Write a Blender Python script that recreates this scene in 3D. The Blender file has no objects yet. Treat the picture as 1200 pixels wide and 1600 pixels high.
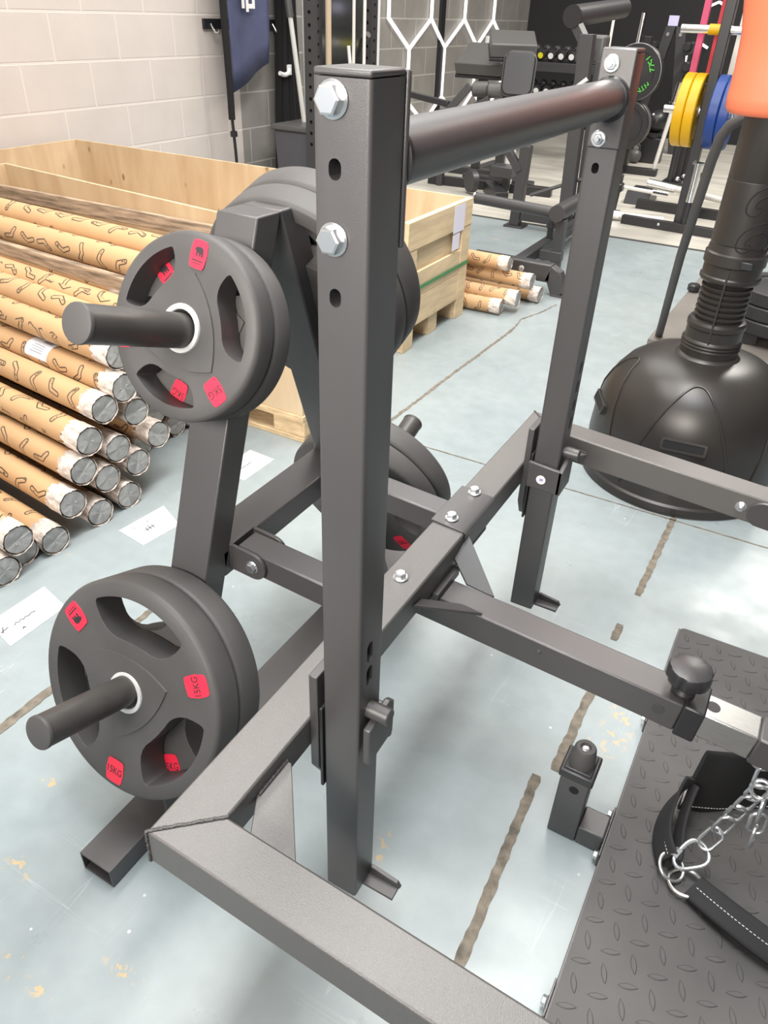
import bpy, bmesh, math, random
from mathutils import Vector, Matrix
random.seed(7)
S = bpy.context.scene
C = S.collection
PI = math.pi

# ------------------------------------------------------------------ camera
CAM = Vector((0.4469, -0.3036, 1.2463))
YAW, PITCH, ROLL, FPX = -0.4936, 0.5949, 0.0399, 1161.9
Fv = Vector((math.sin(YAW)*math.cos(PITCH), math.cos(YAW)*math.cos(PITCH), -math.sin(PITCH)))
R0 = Vector((math.cos(YAW), -math.sin(YAW), 0)); U0 = R0.cross(Fv)
Rv = math.cos(ROLL)*R0 + math.sin(ROLL)*U0
Uv = -math.sin(ROLL)*R0 + math.cos(ROLL)*U0
cd = bpy.data.cameras.new('camera'); cam = bpy.data.objects.new('camera', cd); C.objects.link(cam)
cam.matrix_world = Matrix(((Rv.x, Uv.x, -Fv.x, CAM.x), (Rv.y, Uv.y, -Fv.y, CAM.y), (Rv.z, Uv.z, -Fv.z, CAM.z), (0, 0, 0, 1)))
cd.sensor_fit = 'VERTICAL'; cd.sensor_height = 36.0; cd.lens = FPX*36.0/1600.0
cd.clip_start = 0.02; cd.clip_end = 100
S.camera = cam
# ------------------------------------------------------------------ light
S.view_settings.view_transform = 'Standard'
S.view_settings.look = 'None'
S.view_settings.gamma = 1.0
S.view_settings.use_curve_mapping = False
S.view_settings.exposure = 0.35
w = bpy.data.worlds.new('world'); S.world = w; w.use_nodes = True
# the rest of the hall: pale ceiling overhead, dimmer walls around
_N, _L = w.node_tree.nodes, w.node_tree.links
_tc = _N.new('ShaderNodeTexCoord'); _sp = _N.new('ShaderNodeSeparateXYZ'); _rp = _N.new('ShaderNodeValToRGB')
_L.new(_tc.outputs['Generated'], _sp.inputs[0]); _L.new(_sp.outputs[2], _rp.inputs[0]); _L.new(_rp.outputs['Color'], _N['Background'].inputs[0])
_e = _rp.color_ramp.elements
_e[0].position = 0.0; _e[0].color = (0.03, 0.04, 0.06, 1); _e[1].position = 0.75; _e[1].color = (1.0, 0.95, 0.89, 1)
_k = _e.new(0.35); _k.color = (0.07, 0.075, 0.09, 1)
_N['Background'].inputs[1].default_value = 0.3
def area(name, loc, sx, sy, power, color=(1, 1, 1), target=None):
    l = bpy.data.lights.new(name, 'AREA'); l.shape = 'RECTANGLE'; l.size = sx; l.size_y = sy
    l.energy = power; l.color = color
    o = bpy.data.objects.new(name, l); C.objects.link(o); o.location = loc
    d = (Vector(target) if target else Vector((loc[0], loc[1], 0))) - Vector(loc)
    o.rotation_euler = d.to_track_quat('-Z', 'Y').to_euler()
    return o
area('sheen_softbox', (-1.6, 5.0, 4.25), 3.4, 3.6, 140, (1, 0.965, 0.92))  # softbox added to give top faces their sheen, not a roof opening
area('overhead_light', (-0.1, 1.5, 4.2), 0.8, 2.8, 155, (1, 0.965, 0.92))
area('overhead_light', (0.2, -0.1, 4.2), 1.6, 1.6, 80, (0.88, 0.95, 1))  # cool fill added overhead to lift the near floor, not a hall fixture
area('overhead_light', (-1.7, 0.9, 4.2), 0.6, 2.6, 60, (1, 0.94, 0.87))
_p = area('upright_fill', (-0.05, -1.85, 1.95), 2.2, 0.7, 36, (1, 0.92, 0.84), (-0.05, 0.4, 1.42))  # unseen fill added behind the camera to lighten the upper upright faces
_p.data.spread = math.radians(78)
area('overhead_light', (0.8, 7.4, 4.2), 0.8, 3.0, 190, (1, 0.95, 0.88))
area('door_daylight', (-1.6, -3.4, 1.2), 4.0, 2.0, 14, (0.75, 0.88, 1.0), (-0.6, 1.0, 0.3))

# ------------------------------------------------------------------ materials
MATS = {}
def nt(m): return m.node_tree.nodes, m.node_tree.links
def mat(name, color, rough=0.5, metal=0.0, bump=None, var=None, spec=0.5, coord='Object', emit=None, rvar=0):
    m = bpy.data.materials.new(name); m.use_nodes = True
    N, L = nt(m); b = N['Principled BSDF']
    b.inputs['Base Color'].default_value = (*color, 1); b.inputs['Roughness'].default_value = rough
    b.inputs['Metallic'].default_value = metal; b.inputs['Specular IOR Level'].default_value = spec
    if emit:
        b.inputs['Emission Color'].default_value = (*emit[0], 1); b.inputs['Emission Strength'].default_value = emit[1]
    if bump or var or rvar:
        tc = N.new('ShaderNodeTexCoord')
    if var:
        sc, amt = var[0], var[1]
        n = N.new('ShaderNodeTexNoise'); n.inputs['Scale'].default_value = sc; n.inputs['Detail'].default_value = 6
        mp = N.new('ShaderNodeMapping'); mp.inputs['Scale'].default_value = var[2] if len(var) > 2 else (1, 1, 1)
        L.new(tc.outputs[coord], mp.inputs['Vector']); L.new(mp.outputs['Vector'], n.inputs['Vector'])
        r = N.new('ShaderNodeValToRGB')
        r.color_ramp.elements[0].position = 0.3; r.color_ramp.elements[1].position = 0.7
        r.color_ramp.elements[0].color = (*[c*(1-amt) for c in color], 1)
        r.color_ramp.elements[1].color = (*[min(1, c*(1+amt)) for c in color], 1)
        L.new(n.outputs['Fac'], r.inputs['Fac']); L.new(r.outputs['Color'], b.inputs['Base Color'])
    if rvar:
        n3 = N.new('ShaderNodeTexNoise'); n3.inputs['Scale'].default_value = 9; n3.inputs['Detail'].default_value = 5
        L.new(tc.outputs[coord], n3.inputs['Vector'])
        mr = N.new('ShaderNodeMapRange'); mr.inputs['To Min'].default_value = max(0, rough-rvar); mr.inputs['To Max'].default_value = rough+rvar
        L.new(n3.outputs['Fac'], mr.inputs['Value']); L.new(mr.outputs['Result'], b.inputs['Roughness'])
    if bump:
        n2 = N.new('ShaderNodeTexNoise'); n2.inputs['Scale'].default_value = bump[0]; n2.inputs['Detail'].default_value = 3
        L.new(tc.outputs[coord], n2.inputs['Vector'])
        bp = N.new('ShaderNodeBump'); bp.inputs['Strength'].default_value = bump[1]; bp.inputs['Distance'].default_value = bump[2] if len(bump) > 2 else 0.001
        L.new(n2.outputs['Fac'], bp.inputs['Height']); L.new(bp.outputs['Normal'], b.inputs['Normal'])
    MATS[name] = m
    return m
mat('black_powder_coat', (0.054, 0.0515, 0.053), 0.38, 0.0, bump=(1400, 0.35, 0.0004), var=(3, 0.1), spec=0.75)
mat('black_powder_coat_textured', (0.092, 0.087, 0.084), 0.42, 0.0, bump=(900, 0.6, 0.0006), var=(1100, 0.25), spec=0.75)
mat('black_rubber', (0.064, 0.0615, 0.061), 0.55, 0, bump=(500, 0.25, 0.0005), var=(6, 0.18), spec=0.4)
mat('black_plastic', (0.02, 0.02, 0.022), 0.35, 0, spec=0.5)
mat('worn_peg_coat', (0.05, 0.047, 0.044), 0.42, 0, var=(14, 0.3), bump=(400, 0.15, 0.0004), spec=0.5)
mat('zinc', (0.62, 0.64, 0.66), 0.30, 0.9)
mat('ring_zinc', (0.70, 0.70, 0.69), 0.38, 0.4)
mat('brushed_steel', (0.72, 0.72, 0.70), 0.3, 1.0, bump=(60, 0.1, 0.0002), var=(40, 0.1, (1, 30, 30)))
mat('chrome', (0.85, 0.85, 0.84), 0.18, 1.0)
mat('steel_ring', (0.8, 0.8, 0.78), 0.35, 1.0)
mat('red_label', (0.72, 0.02, 0.055), 0.4)
mat('label_ink', (0.02, 0.015, 0.02), 0.5)
mat('weld', (0.06, 0.057, 0.056), 0.45, 0.0, bump=(300, 1.0, 0.002))
mat('paper', (0.66, 0.66, 0.70), 0.7)
mat('ink', (0.06, 0.06, 0.08), 0.6)
mat('lilac_paper', (0.72, 0.70, 0.80), 0.7)
mat('white_vinyl', (0.85, 0.85, 0.85), 0.5)
mat('blue_ink', (0.03, 0.04, 0.25), 0.5)
mat('weathered_wood', (0.30, 0.22, 0.15), 0.8, bump=(60, 0.5, 0.004), var=(7, 0.55, (1.2, 6, 14)))
mat('pallet_wood', (0.60, 0.44, 0.26), 0.75, bump=(80, 0.3, 0.002), var=(8, 0.25, (2, 8, 8)))
mat('pine', (0.66, 0.51, 0.32), 0.7, bump=(50, 0.2, 0.001), var=(6, 0.16, (6, 0.8, 6)))
mat('green_strap', (0.02, 0.22, 0.07), 0.4)
mat('wrap', (0.62, 0.54, 0.48), 0.35, bump=(45, 0.9, 0.01), var=(22, 0.45, (1, 3, 3)))
mat('cap_grey', (0.31, 0.312, 0.305), 0.32, bump=(35, 0.7, 0.006), var=(18, 0.3))
mat('navy_fabric', (0.075, 0.085, 0.16), 0.75, bump=(14, 0.4, 0.01), var=(4, 0.2))
mat('black_fabric', (0.008, 0.008, 0.009), 0.85)
mat('black_wall', (0.012, 0.012, 0.014), 0.7, bump=(5, 0.1, 0.01))
mat('light_tube', (1, 1, 1), 0.5, emit=((1, 0.97, 0.93), 0.75))
mat('vinyl', (0.022, 0.022, 0.024), 0.35, bump=(300, 0.2, 0.0005))
mat('grey_vinyl', (0.10, 0.10, 0.097), 0.4)
mat('yellow_rubber', (0.66, 0.37, 0.0), 0.4)
mat('blue_rubber', (0.010, 0.045, 0.22), 0.4)
mat('green_print', (0.1, 0.6, 0.06), 0.5)
mat('pink_band', (0.55, 0.07, 0.16), 0.5)
mat('red_band', (0.45, 0.015, 0.03), 0.5)
mat('white_band', (0.72, 0.71, 0.66), 0.5)
mat('bright_red', (0.7, 0.02, 0.05), 0.45)
mat('coral', (0.66, 0.165, 0.080), 0.5, var=(2.5, 0.06))
mat('dummy_plastic', (0.024, 0.021, 0.019), 0.36, bump=(220, 0.12, 0.0006), var=(5, 0.15))
mat('belt_nylon', (0.012, 0.012, 0.014), 0.8)
mat('thread', (0.75, 0.75, 0.72), 0.8)
mat('grey_bin', (0.09, 0.09, 0.1), 0.5)
mat('mirror', (0.78, 0.8, 0.78), 0.12, 1.0)
mat('white_steel', (0.75, 0.74, 0.7), 0.35)
mat('filler_joint', (0.155, 0.135, 0.108), 0.9, bump=(90, 0.8, 0.004), var=(45, 0.4))
mat('dark_joint', (0.05, 0.048, 0.045), 0.8)
mat('grey_steel', (0.045, 0.045, 0.047), 0.4)
mat('deck', (0.17, 0.155, 0.14), 0.45, var=(5, 0.15))
mat('yellow_print', (0.8, 0.72, 0.02), 0.5)
mat('sign', (0.62, 0.6, 0.85), 0.4)
mat('bronze_wood', (0.5, 0.4, 0.28), 0.5)

def math_node(N, L, op, a, b=None, clamp=False):
    n = N.new('ShaderNodeMath'); n.operation = op; n.use_clamp = clamp
    for i, v in enumerate((a, b)):
        if v is None: continue
        if isinstance(v, (int, float)): n.inputs[i].default_value = v
        else: L.new(v, n.inputs[i])
    return n.outputs[0]
def vmath(N, L, op, a, b=None, scale=None):
    n = N.new('ShaderNodeVectorMath'); n.operation = op
    for i, v in enumerate((a, b)):
        if v is None: continue
        if isinstance(v, tuple): n.inputs[i].default_value = v
        else: L.new(v, n.inputs[i])
    if scale is not None:
        if isinstance(scale, (int, float)): n.inputs['Scale'].default_value = scale
        else: L.new(scale, n.inputs['Scale'])
    return n.outputs['Value'] if op in ('DOT_PRODUCT', 'LENGTH') else n.outputs['Vector']
def mixc(N, L, fac, a, b):
    n = N.new('ShaderNodeMix'); n.data_type = 'RGBA'
    if isinstance(fac, (int, float)): n.inputs[0].default_value = fac
    else: L.new(fac, n.inputs[0])
    for i, v in ((6, a), (7, b)):
        if isinstance(v, tuple): n.inputs[i].default_value = (*v, 1)
        else: L.new(v, n.inputs[i])
    return n.outputs[2]

def cardboard_material():
    m = bpy.data.materials.new('printed_cardboard'); m.use_nodes = True; MATS['printed_cardboard'] = m
    N, L = nt(m); b = N['Principled BSDF']; b.inputs['Roughness'].default_value = 0.6
    tc = N.new('ShaderNodeTexCoord'); oi = N.new('ShaderNodeObjectInfo')
    sp = N.new('ShaderNodeSeparateXYZ'); L.new(tc.outputs['Object'], sp.inputs[0])
    ang = math_node(N, L, 'ARCTAN2', sp.outputs[2], sp.outputs[1])
    v = math_node(N, L, 'ADD', math_node(N, L, 'MULTIPLY', ang, 3/(2*PI)), math_node(N, L, 'MULTIPLY', oi.outputs['Random'], 3.0))
    vfl = math_node(N, L, 'FLOOR', v)
    u = math_node(N, L, 'ADD', math_node(N, L, 'DIVIDE', sp.outputs[0], 0.088), math_node(N, L, 'MULTIPLY', oi.outputs['Random'], 17.0))
    u = math_node(N, L, 'ADD', u, math_node(N, L, 'MULTIPLY', vfl, 0.37))
    ufl = math_node(N, L, 'FLOOR', u)
    cx = N.new('ShaderNodeCombineXYZ')
    L.new(math_node(N, L, 'SUBTRACT', math_node(N, L, 'SUBTRACT', u, ufl), 0.5), cx.inputs[0])
    L.new(math_node(N, L, 'SUBTRACT', math_node(N, L, 'SUBTRACT', v, vfl), 0.5), cx.inputs[1])
    cid = N.new('ShaderNodeCombineXYZ'); L.new(ufl, cid.inputs[0]); L.new(vfl, cid.inputs[1]); L.new(oi.outputs['Random'], cid.inputs[2])
    wn = N.new('ShaderNodeTexWhiteNoise'); L.new(cid.outputs[0], wn.inputs['Vector'])
    rot = N.new('ShaderNodeVectorRotate'); rot.rotation_type = 'Z_AXIS'
    L.new(cx.outputs[0], rot.inputs['Vector']); L.new(math_node(N, L, 'MULTIPLY', wn.outputs['Value'], 6.28), rot.inputs['Angle'])
    p = rot.outputs[0]
    def seg(a, c):
        ba = (c[0]-a[0], c[1]-a[1], 0); l2 = ba[0]**2+ba[1]**2
        pa = vmath(N, L, 'SUBTRACT', p, (*a, 0))
        h = math_node(N, L, 'DIVIDE', vmath(N, L, 'DOT_PRODUCT', pa, ba), l2, clamp=True)
        bah = N.new('ShaderNodeVectorMath'); bah.operation = 'SCALE'; bah.inputs[0].default_value = ba; L.new(h, bah.inputs['Scale'])
        return vmath(N, L, 'LENGTH', vmath(N, L, 'SUBTRACT', pa, bah.outputs[0]))
    d = math_node(N, L, 'MINIMUM', seg((-0.30, -0.16), (0.02, -0.08)), seg((0.02, -0.08), (0.16, 0.26)))
    d2 = math_node(N, L, 'ABSOLUTE', math_node(N, L, 'SUBTRACT', d, 0.078))
    line = math_node(N, L, 'LESS_THAN', d2, 0.022)
    d3 = math_node(N, L, 'LESS_THAN', seg((0.1, 0.12), (0.16, 0.26)), 0.045)
    ns = N.new('ShaderNodeTexNoise'); ns.inputs['Scale'].default_value = 160; L.new(tc.outputs['Object'], ns.inputs['Vector'])
    blot = math_node(N, L, 'MULTIPLY', d3, math_node(N, L, 'GREATER_THAN', ns.outputs['Fac'], 0.52))
    mask = math_node(N, L, 'MAXIMUM', line, blot)
    ns2 = N.new('ShaderNodeTexNoise'); ns2.inputs['Scale'].default_value = 9; ns2.inputs['Detail'].default_value = 5; L.new(tc.outputs['Object'], ns2.inputs['Vector'])
    base = mixc(N, L, ns2.outputs['Fac'], (0.46, 0.275, 0.135), (0.54, 0.34, 0.175))
    L.new(mixc(N, L, math_node(N, L, 'MULTIPLY', mask, 0.93), base, (0.025, 0.02, 0.018)), b.inputs['Base Color'])
cardboard_material()

def ply_material():
    m = bpy.data.materials.new('plywood'); m.use_nodes = True; MATS['plywood'] = m
    N, L = nt(m); b = N['Principled BSDF']; b.inputs['Roughness'].default_value = 0.65
    tc = N.new('ShaderNodeTexCoord'); mp = N.new('ShaderNodeMapping'); L.new(tc.outputs['Object'], mp.inputs['Vector'])
    mp.inputs['Scale'].default_value = (3.2, 3.2, 0.7)
    n = N.new('ShaderNodeTexNoise'); n.inputs['Scale'].default_value = 3.0; n.inputs['Detail'].default_value = 6; n.inputs['Distortion'].default_value = 0.7
    L.new(mp.outputs[0], n.inputs['Vector'])
    r = N.new('ShaderNodeValToRGB'); e = r.color_ramp.elements
    e[0].position = 0.3; e[0].color = (0.50, 0.355, 0.215, 1); e[1].position = 0.72; e[1].color = (0.64, 0.51, 0.34, 1)
    L.new(n.outputs['Fac'], r.inputs[0])
    vo = N.new('ShaderNodeTexVoronoi'); vo.inputs['Scale'].default_value = 9; vo.inputs['Randomness'].default_value = 1
    mp2 = N.new('ShaderNodeMapping'); mp2.inputs['Scale'].default_value = (1.0, 1.0, 0.55); L.new(tc.outputs['Object'], mp2.inputs['Vector']); L.new(mp2.outputs[0], vo.inputs['Vector'])
    kn = N.new('ShaderNodeMapRange'); kn.inputs['From Min'].default_value = 0.06; kn.inputs['From Max'].default_value = 0.12
    kn.inputs['To Min'].default_value = 0.75; kn.inputs['To Max'].default_value = 0
    L.new(vo.outputs['Distance'], kn.inputs['Value'])
    L.new(mixc(N, L, kn.outputs[0], r.outputs['Color'], (0.16, 0.08, 0.035)), b.inputs['Base Color'])
ply_material()

WX0 = -3.7
def floor_material():
    m = bpy.data.materials.new('painted_concrete'); m.use_nodes = True; MATS['painted_concrete'] = m
    N, L = nt(m); b = N['Principled BSDF']
    tc = N.new('ShaderNodeTexCoord'); O = tc.outputs['Object']
    def noise(s, det=5, dist=0, mapping=None):
        n = N.new('ShaderNodeTexNoise'); n.inputs['Scale'].default_value = s; n.inputs['Detail'].default_value = det; n.inputs['Distortion'].default_value = dist
        if mapping:
            mp = N.new('ShaderNodeMapping'); mp.inputs['Scale'].default_value = mapping[0]; mp.inputs['Rotation'].default_value = (0, 0, mapping[1])
            L.new(O, mp.inputs['Vector']); L.new(mp.outputs[0], n.inputs['Vector'])
        else: L.new(O, n.inputs['Vector'])
        return n.outputs['Fac']
    def rng(v, a, c, t0=0, t1=1):
        r = N.new('ShaderNodeMapRange'); r.inputs['From Min'].default_value = a; r.inputs['From Max'].default_value = c
        r.inputs['To Min'].default_value = t0; r.inputs['To Max'].default_value = t1; L.new(v, r.inputs['Value']); return r.outputs[0]
    base = mixc(N, L, rng(noise(1.3, 4), 0.3, 0.7), (0.222, 0.266, 0.280), (0.285, 0.322, 0.328))
    base = mixc(N, L, rng(noise(22, 6), 0.35, 0.75, 0, 0.35), base, (0.33, 0.385, 0.40))
    # scratches: thin iso lines of stretched noise
    for sc, rot in (((0.6, 14, 1), 0.5), ((0.5, 11, 1), -0.9), ((9, 0.4, 1), 0.25)):
        f = noise(2.2, 2, 0, (sc, rot))
        ln = rng(math_node(N, L, 'ABSOLUTE', math_node(N, L, 'SUBTRACT', f, 0.63)), 0.0, 0.006, 0.55, 0)
        br = rng(noise(2.5, 3), 0.52, 0.66)
        base = mixc(N, L, math_node(N, L, 'MULTIPLY', ln, br), base, (0.50, 0.55, 0.55))
    # chips of sandy wear, and white specks
    chip = rng(noise(14, 8, 0.6), 0.735, 0.76)
    sep = N.new('ShaderNodeSeparateXYZ'); L.new(O, sep.inputs[0])
    fo = Vector(((WX0+5.0)/2, (-3.5+5.07)/2))
    patch = None
    for (x, y, rx, ry) in ((0.05, 0.343, 0.02, 0.03), (0.098, 0.37, 0.015, 0.05), (0.395, 0.88, 0.03, 0.10), (0.36, 0.79, 0.012, 0.05), (-0.30, -0.08, 0.025, 0.02), (-0.235, -0.082, 0.03, 0.012), (-0.14, 0.0, 0.04, 0.01), (0.41, 1.0, 0.02, 0.05), (-0.42, 0.03, 0.03, 0.02)):
        dx = math_node(N, L, 'DIVIDE', math_node(N, L, 'SUBTRACT', sep.outputs[0], x-fo.x), rx); dy = math_node(N, L, 'DIVIDE', math_node(N, L, 'SUBTRACT', sep.outputs[1], y-fo.y), ry)
        dd_ = math_node(N, L, 'SQRT', math_node(N, L, 'ADD', math_node(N, L, 'MULTIPLY', dx, dx), math_node(N, L, 'MULTIPLY', dy, dy)))
        mk = rng(dd_, 0.5, 1.3, 1, 0)
        patch = mk if patch is None else math_node(N, L, 'MAXIMUM', patch, mk)
    pc = math_node(N, L, 'MULTIPLY', patch, rng(noise(55, 6, 0.8), 0.55, 0.60))
    chip = math_node(N, L, 'MAXIMUM', chip, pc)
    base = mixc(N, L, chip, base, (0.46, 0.345, 0.20))
    vo = N.new('ShaderNodeTexVoronoi'); vo.inputs['Scale'].default_value = 16; L.new(O, vo.inputs['Vector'])
    sp = rng(vo.outputs['Distance'], 0.03, 0.055, 0.8, 0)
    base = mixc(N, L, math_node(N, L, 'MULTIPLY', sp, rng(noise(3.1), 0.5, 0.6)), base, (0.7, 0.72, 0.72))
    dirt = rng(noise(5, 8), 0.58, 0.8, 0, 0.45)
    base = mixc(N, L, dirt, base, (0.2, 0.23, 0.24))
    L.new(base, b.inputs['Base Color'])
    L.new(rng(noise(7, 6), 0.3, 0.7, 0.26, 0.46), b.inputs['Roughness'])
    bp = N.new('ShaderNodeBump'); bp.inputs['Strength'].default_value = 0.12; bp.inputs['Distance'].default_value = 0.002
    L.new(noise(60, 4), bp.inputs['Height']); L.new(bp.outputs[0], b.inputs['Normal'])
floor_material()
mat('rubber_floor', (0.48, 0.46, 0.41), 0.42, var=(2.2, 0.22, (1, 3, 1)), bump=(300, 0.2, 0.001))

def wall_material():
    m = bpy.data.materials.new('painted_blockwork'); m.use_nodes = True; MATS['painted_blockwork'] = m
    N, L = nt(m); b = N['Principled BSDF']; b.inputs['Roughness'].default_value = 0.6
    tc = N.new('ShaderNodeTexCoord'); sp = N.new('ShaderNodeSeparateXYZ'); L.new(tc.outputs['Object'], sp.inputs[0])
    cb = N.new('ShaderNodeCombineXYZ'); L.new(sp.outputs[1], cb.inputs[0]); L.new(math_node(N, L, 'SUBTRACT', sp.outputs[2], 0.2055), cb.inputs[1])
    L.new(math_node(N, L, 'SUBTRACT', sp.outputs[1], 0.13), cb.inputs[0])
    br = N.new('ShaderNodeTexBrick'); br.offset = 0.5; br.squash = 1
    br.inputs['Scale'].default_value = 1.0; br.inputs['Brick Width'].default_value = 0.49; br.inputs['Row Height'].default_value = 0.242
    br.inputs['Mortar Size'].default_value = 0.008; br.inputs['Mortar Smooth'].default_value = 0.4
    L.new(cb.outputs[0], br.inputs['Vector'])
    n = N.new('ShaderNodeTexNoise'); n.inputs['Scale'].default_value = 5; n.inputs['Detail'].default_value = 7; L.new(tc.outputs['Object'], n.inputs['Vector'])
    white = mixc(N, L, n.outputs['Fac'], (0.56, 0.505, 0.47), (0.66, 0.60, 0.56))
    white = mixc(N, L, br.outputs['Fac'], white, (0.70, 0.64, 0.60))
    grey = mixc(N, L, n.outputs['Fac'], (0.20, 0.19, 0.175), (0.32, 0.305, 0.285))
    grey = mixc(N, L, math_node(N, L, 'MULTIPLY', br.outputs['Fac'], 0.8), grey, (0.46, 0.44, 0.41))
    L.new(mixc(N, L, math_node(N, L, 'GREATER_THAN', sp.outputs[1], 4.69), white, grey), b.inputs['Base Color'])
    bp = N.new('ShaderNodeBump'); bp.inputs['Strength'].default_value = 0.5; bp.inputs['Distance'].default_value = 0.006
    n2 = N.new('ShaderNodeTexNoise'); n2.inputs['Scale'].default_value = 90; L.new(tc.outputs['Object'], n2.inputs['Vector'])
    h = math_node(N, L, 'ADD', math_node(N, L, 'MULTIPLY', br.outputs['Fac'], -0.6), math_node(N, L, 'MULTIPLY', n2.outputs['Fac'], 0.2))
    L.new(h, bp.inputs['Height']); L.new(bp.outputs[0], b.inputs['Normal'])
wall_material()

def ribbed_nylon():
    m = bpy.data.materials.new('ribbed_nylon'); m.use_nodes = True; MATS['ribbed_nylon'] = m
    N, L = nt(m); b = N['Principled BSDF']; b.inputs['Roughness'].default_value = 0.7
    b.inputs['Base Color'].default_value = (0.016, 0.016, 0.018, 1)
    tc = N.new('ShaderNodeTexCoord'); wv = N.new('ShaderNodeTexWave'); wv.bands_direction = 'X'
    wv.inputs['Scale'].default_value = 75; L.new(tc.outputs['UV'], wv.inputs['Vector'])
    bp = N.new('ShaderNodeBump'); bp.inputs['Strength'].default_value = 0.9; bp.inputs['Distance'].default_value = 0.002
    L.new(wv.outputs['Fac'], bp.inputs['Height']); L.new(bp.outputs[0], b.inputs['Normal'])
    L.new(mixc(N, L, wv.outputs['Fac'], (0.006, 0.006, 0.007), (0.026, 0.026, 0.028)), b.inputs['Base Color'])
ribbed_nylon()

# ------------------------------------------------------------------ mesh builder
class MB:
    def __init__(s, xf=None): s.v = []; s.f = []; s.xf = xf; s.uv = {}
    def add(s, vs, fs):
        o = len(s.v)
        s.v += [Vector(s.xf(Vector(p))) if s.xf else Vector(p) for p in vs]
        s.f += [tuple(i+o for i in f) for f in fs]
        return o
    def box(s, x0, x1, y0, y1, z0, z1):
        v = [(x, y, z) for z in (z0, z1) for y in (y0, y1) for x in (x0, x1)]
        s.add(v, [(0, 2, 3, 1), (4, 5, 7, 6), (0, 1, 5, 4), (2, 6, 7, 3), (0, 4, 6, 2), (1, 3, 7, 5)]); return s
    def prism(s, poly, mk, a, b):
        n = len(poly)
        v = [mk(p[0], p[1], a) for p in poly] + [mk(p[0], p[1], b) for p in poly]
        s.add(v, [tuple(range(n-1, -1, -1)), tuple(range(n, 2*n))] + [(i, (i+1) % n, n+(i+1) % n, n+i) for i in range(n)]); return s
    def prism_z(s, poly, z0, z1): return s.prism(poly, lambda a, b, h: (a, b, h), z0, z1)
    def prism_x(s, poly, x0, x1): return s.prism(poly, lambda a, b, h: (h, a, b), x0, x1)
    def prism_y(s, poly, y0, y1): return s.prism(poly, lambda a, b, h: (a, h, b), y0, y1)
    def lathe(s, prof, o=(0, 0, 0), d=(0, 0, 1), n=24, closed=False, start=0.0):
        o = Vector(o); d = Vector(d).normalized(); a = d.orthogonal().normalized(); b = d.cross(a)
        v = []; f = []; m = len(prof)
        for r, h in prof:
            for i in range(n):
                t = 2*PI*i/n + start
                v.append(o + d*h + (a*math.cos(t) + b*math.sin(t))*r)
        for j in range(m-1 if not closed else m):
            k = (j+1) % m
            for i in range(n):
                f.append((j*n+i, j*n+(i+1) % n, k*n+(i+1) % n, k*n+i))
        if not closed:
            f.append(tuple(range(n-1, -1, -1))); f.append(tuple((m-1)*n+i for i in range(n)))
        s.add(v, f); return s
    def cyl(s, p0, p1, r0, r1=None, n=24, ch=0.0):
        p0 = Vector(p0); p1 = Vector(p1); l = (p1-p0).length; r1 = r0 if r1 is None else r1
        if ch: return s.lathe([(r0-ch, 0), (r0, ch), (r1, l-ch), (r1-ch, l)], p0, p1-p0, n)
        return s.lathe([(r0, 0), (r1, l)], p0, p1-p0, n)
    def hollow_cyl(s, p0, p1, ro, ri, n=28):
        p0 = Vector(p0); p1 = Vector(p1); l = (p1-p0).length
        return s.lathe([(ri, 0), (ro, 0), (ro, l), (ri, l)], p0, p1-p0, n, closed=True)
    def sphere(s, c, r, n=16, sc=(1, 1, 1)):
        prof = []
        m = n//2
        v = []; f = []
        for j in range(m+1):
            t = PI*j/m
            for i in range(n):
                q = 2*PI*i/n
                v.append((c[0]+r*sc[0]*math.sin(t)*math.cos(q), c[1]+r*sc[1]*math.sin(t)*math.sin(q), c[2]+r*sc[2]*math.cos(t)))
        for j in range(m):
            for i in range(n): f.append((j*n+i, (j+1)*n+i, (j+1)*n+(i+1) % n, j*n+(i+1) % n))
        s.add(v, f); return s
    def sweep(s, pts, r, n=10, closed=False, sec=None, up=None):
        pts = [Vector(p) for p in pts]; m = len(pts)
        if sec is None: sec = [(r*math.cos(2*PI*i/n), r*math.sin(2*PI*i/n)) for i in range(n)]
        n = len(sec); v = []; prev = None
        for i, p in enumerate(pts):
            if closed: t = (pts[(i+1) % m]-pts[i-1]).normalized()
            else: t = (pts[min(i+1, m-1)]-pts[max(i-1, 0)]).normalized()
            if up is not None: a = (Vector(up) - t*Vector(up).dot(t)).normalized()
            else:
                if prev is None: a = t.orthogonal().normalized()
                else: a = (prev - t*prev.dot(t)).normalized()
            prev = a; b = t.cross(a)
            for q in sec: v.append(p + a*q[0] + b*q[1])
        f = []
        for i in range(m if closed else m-1):
            k = (i+1) % m
            for j in range(n): f.append((i*n+j, i*n+(j+1) % n, k*n+(j+1) % n, k*n+j))
        if not closed: f.append(tuple(range(n-1, -1, -1))); f.append(tuple((m-1)*n+j for j in range(n)))
        s.add(v, f); return s
    def rtube(s, p0, p1, w, h, up=(0, 0, 1), r=0.0):
        # square tube between two points, width w across, height h along "up"
        sec = [(-h/2, -w/2), (h/2, -w/2), (h/2, w/2), (-h/2, w/2)]
        return s.sweep([p0, p1], 0, sec=sec, up=up)

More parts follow.
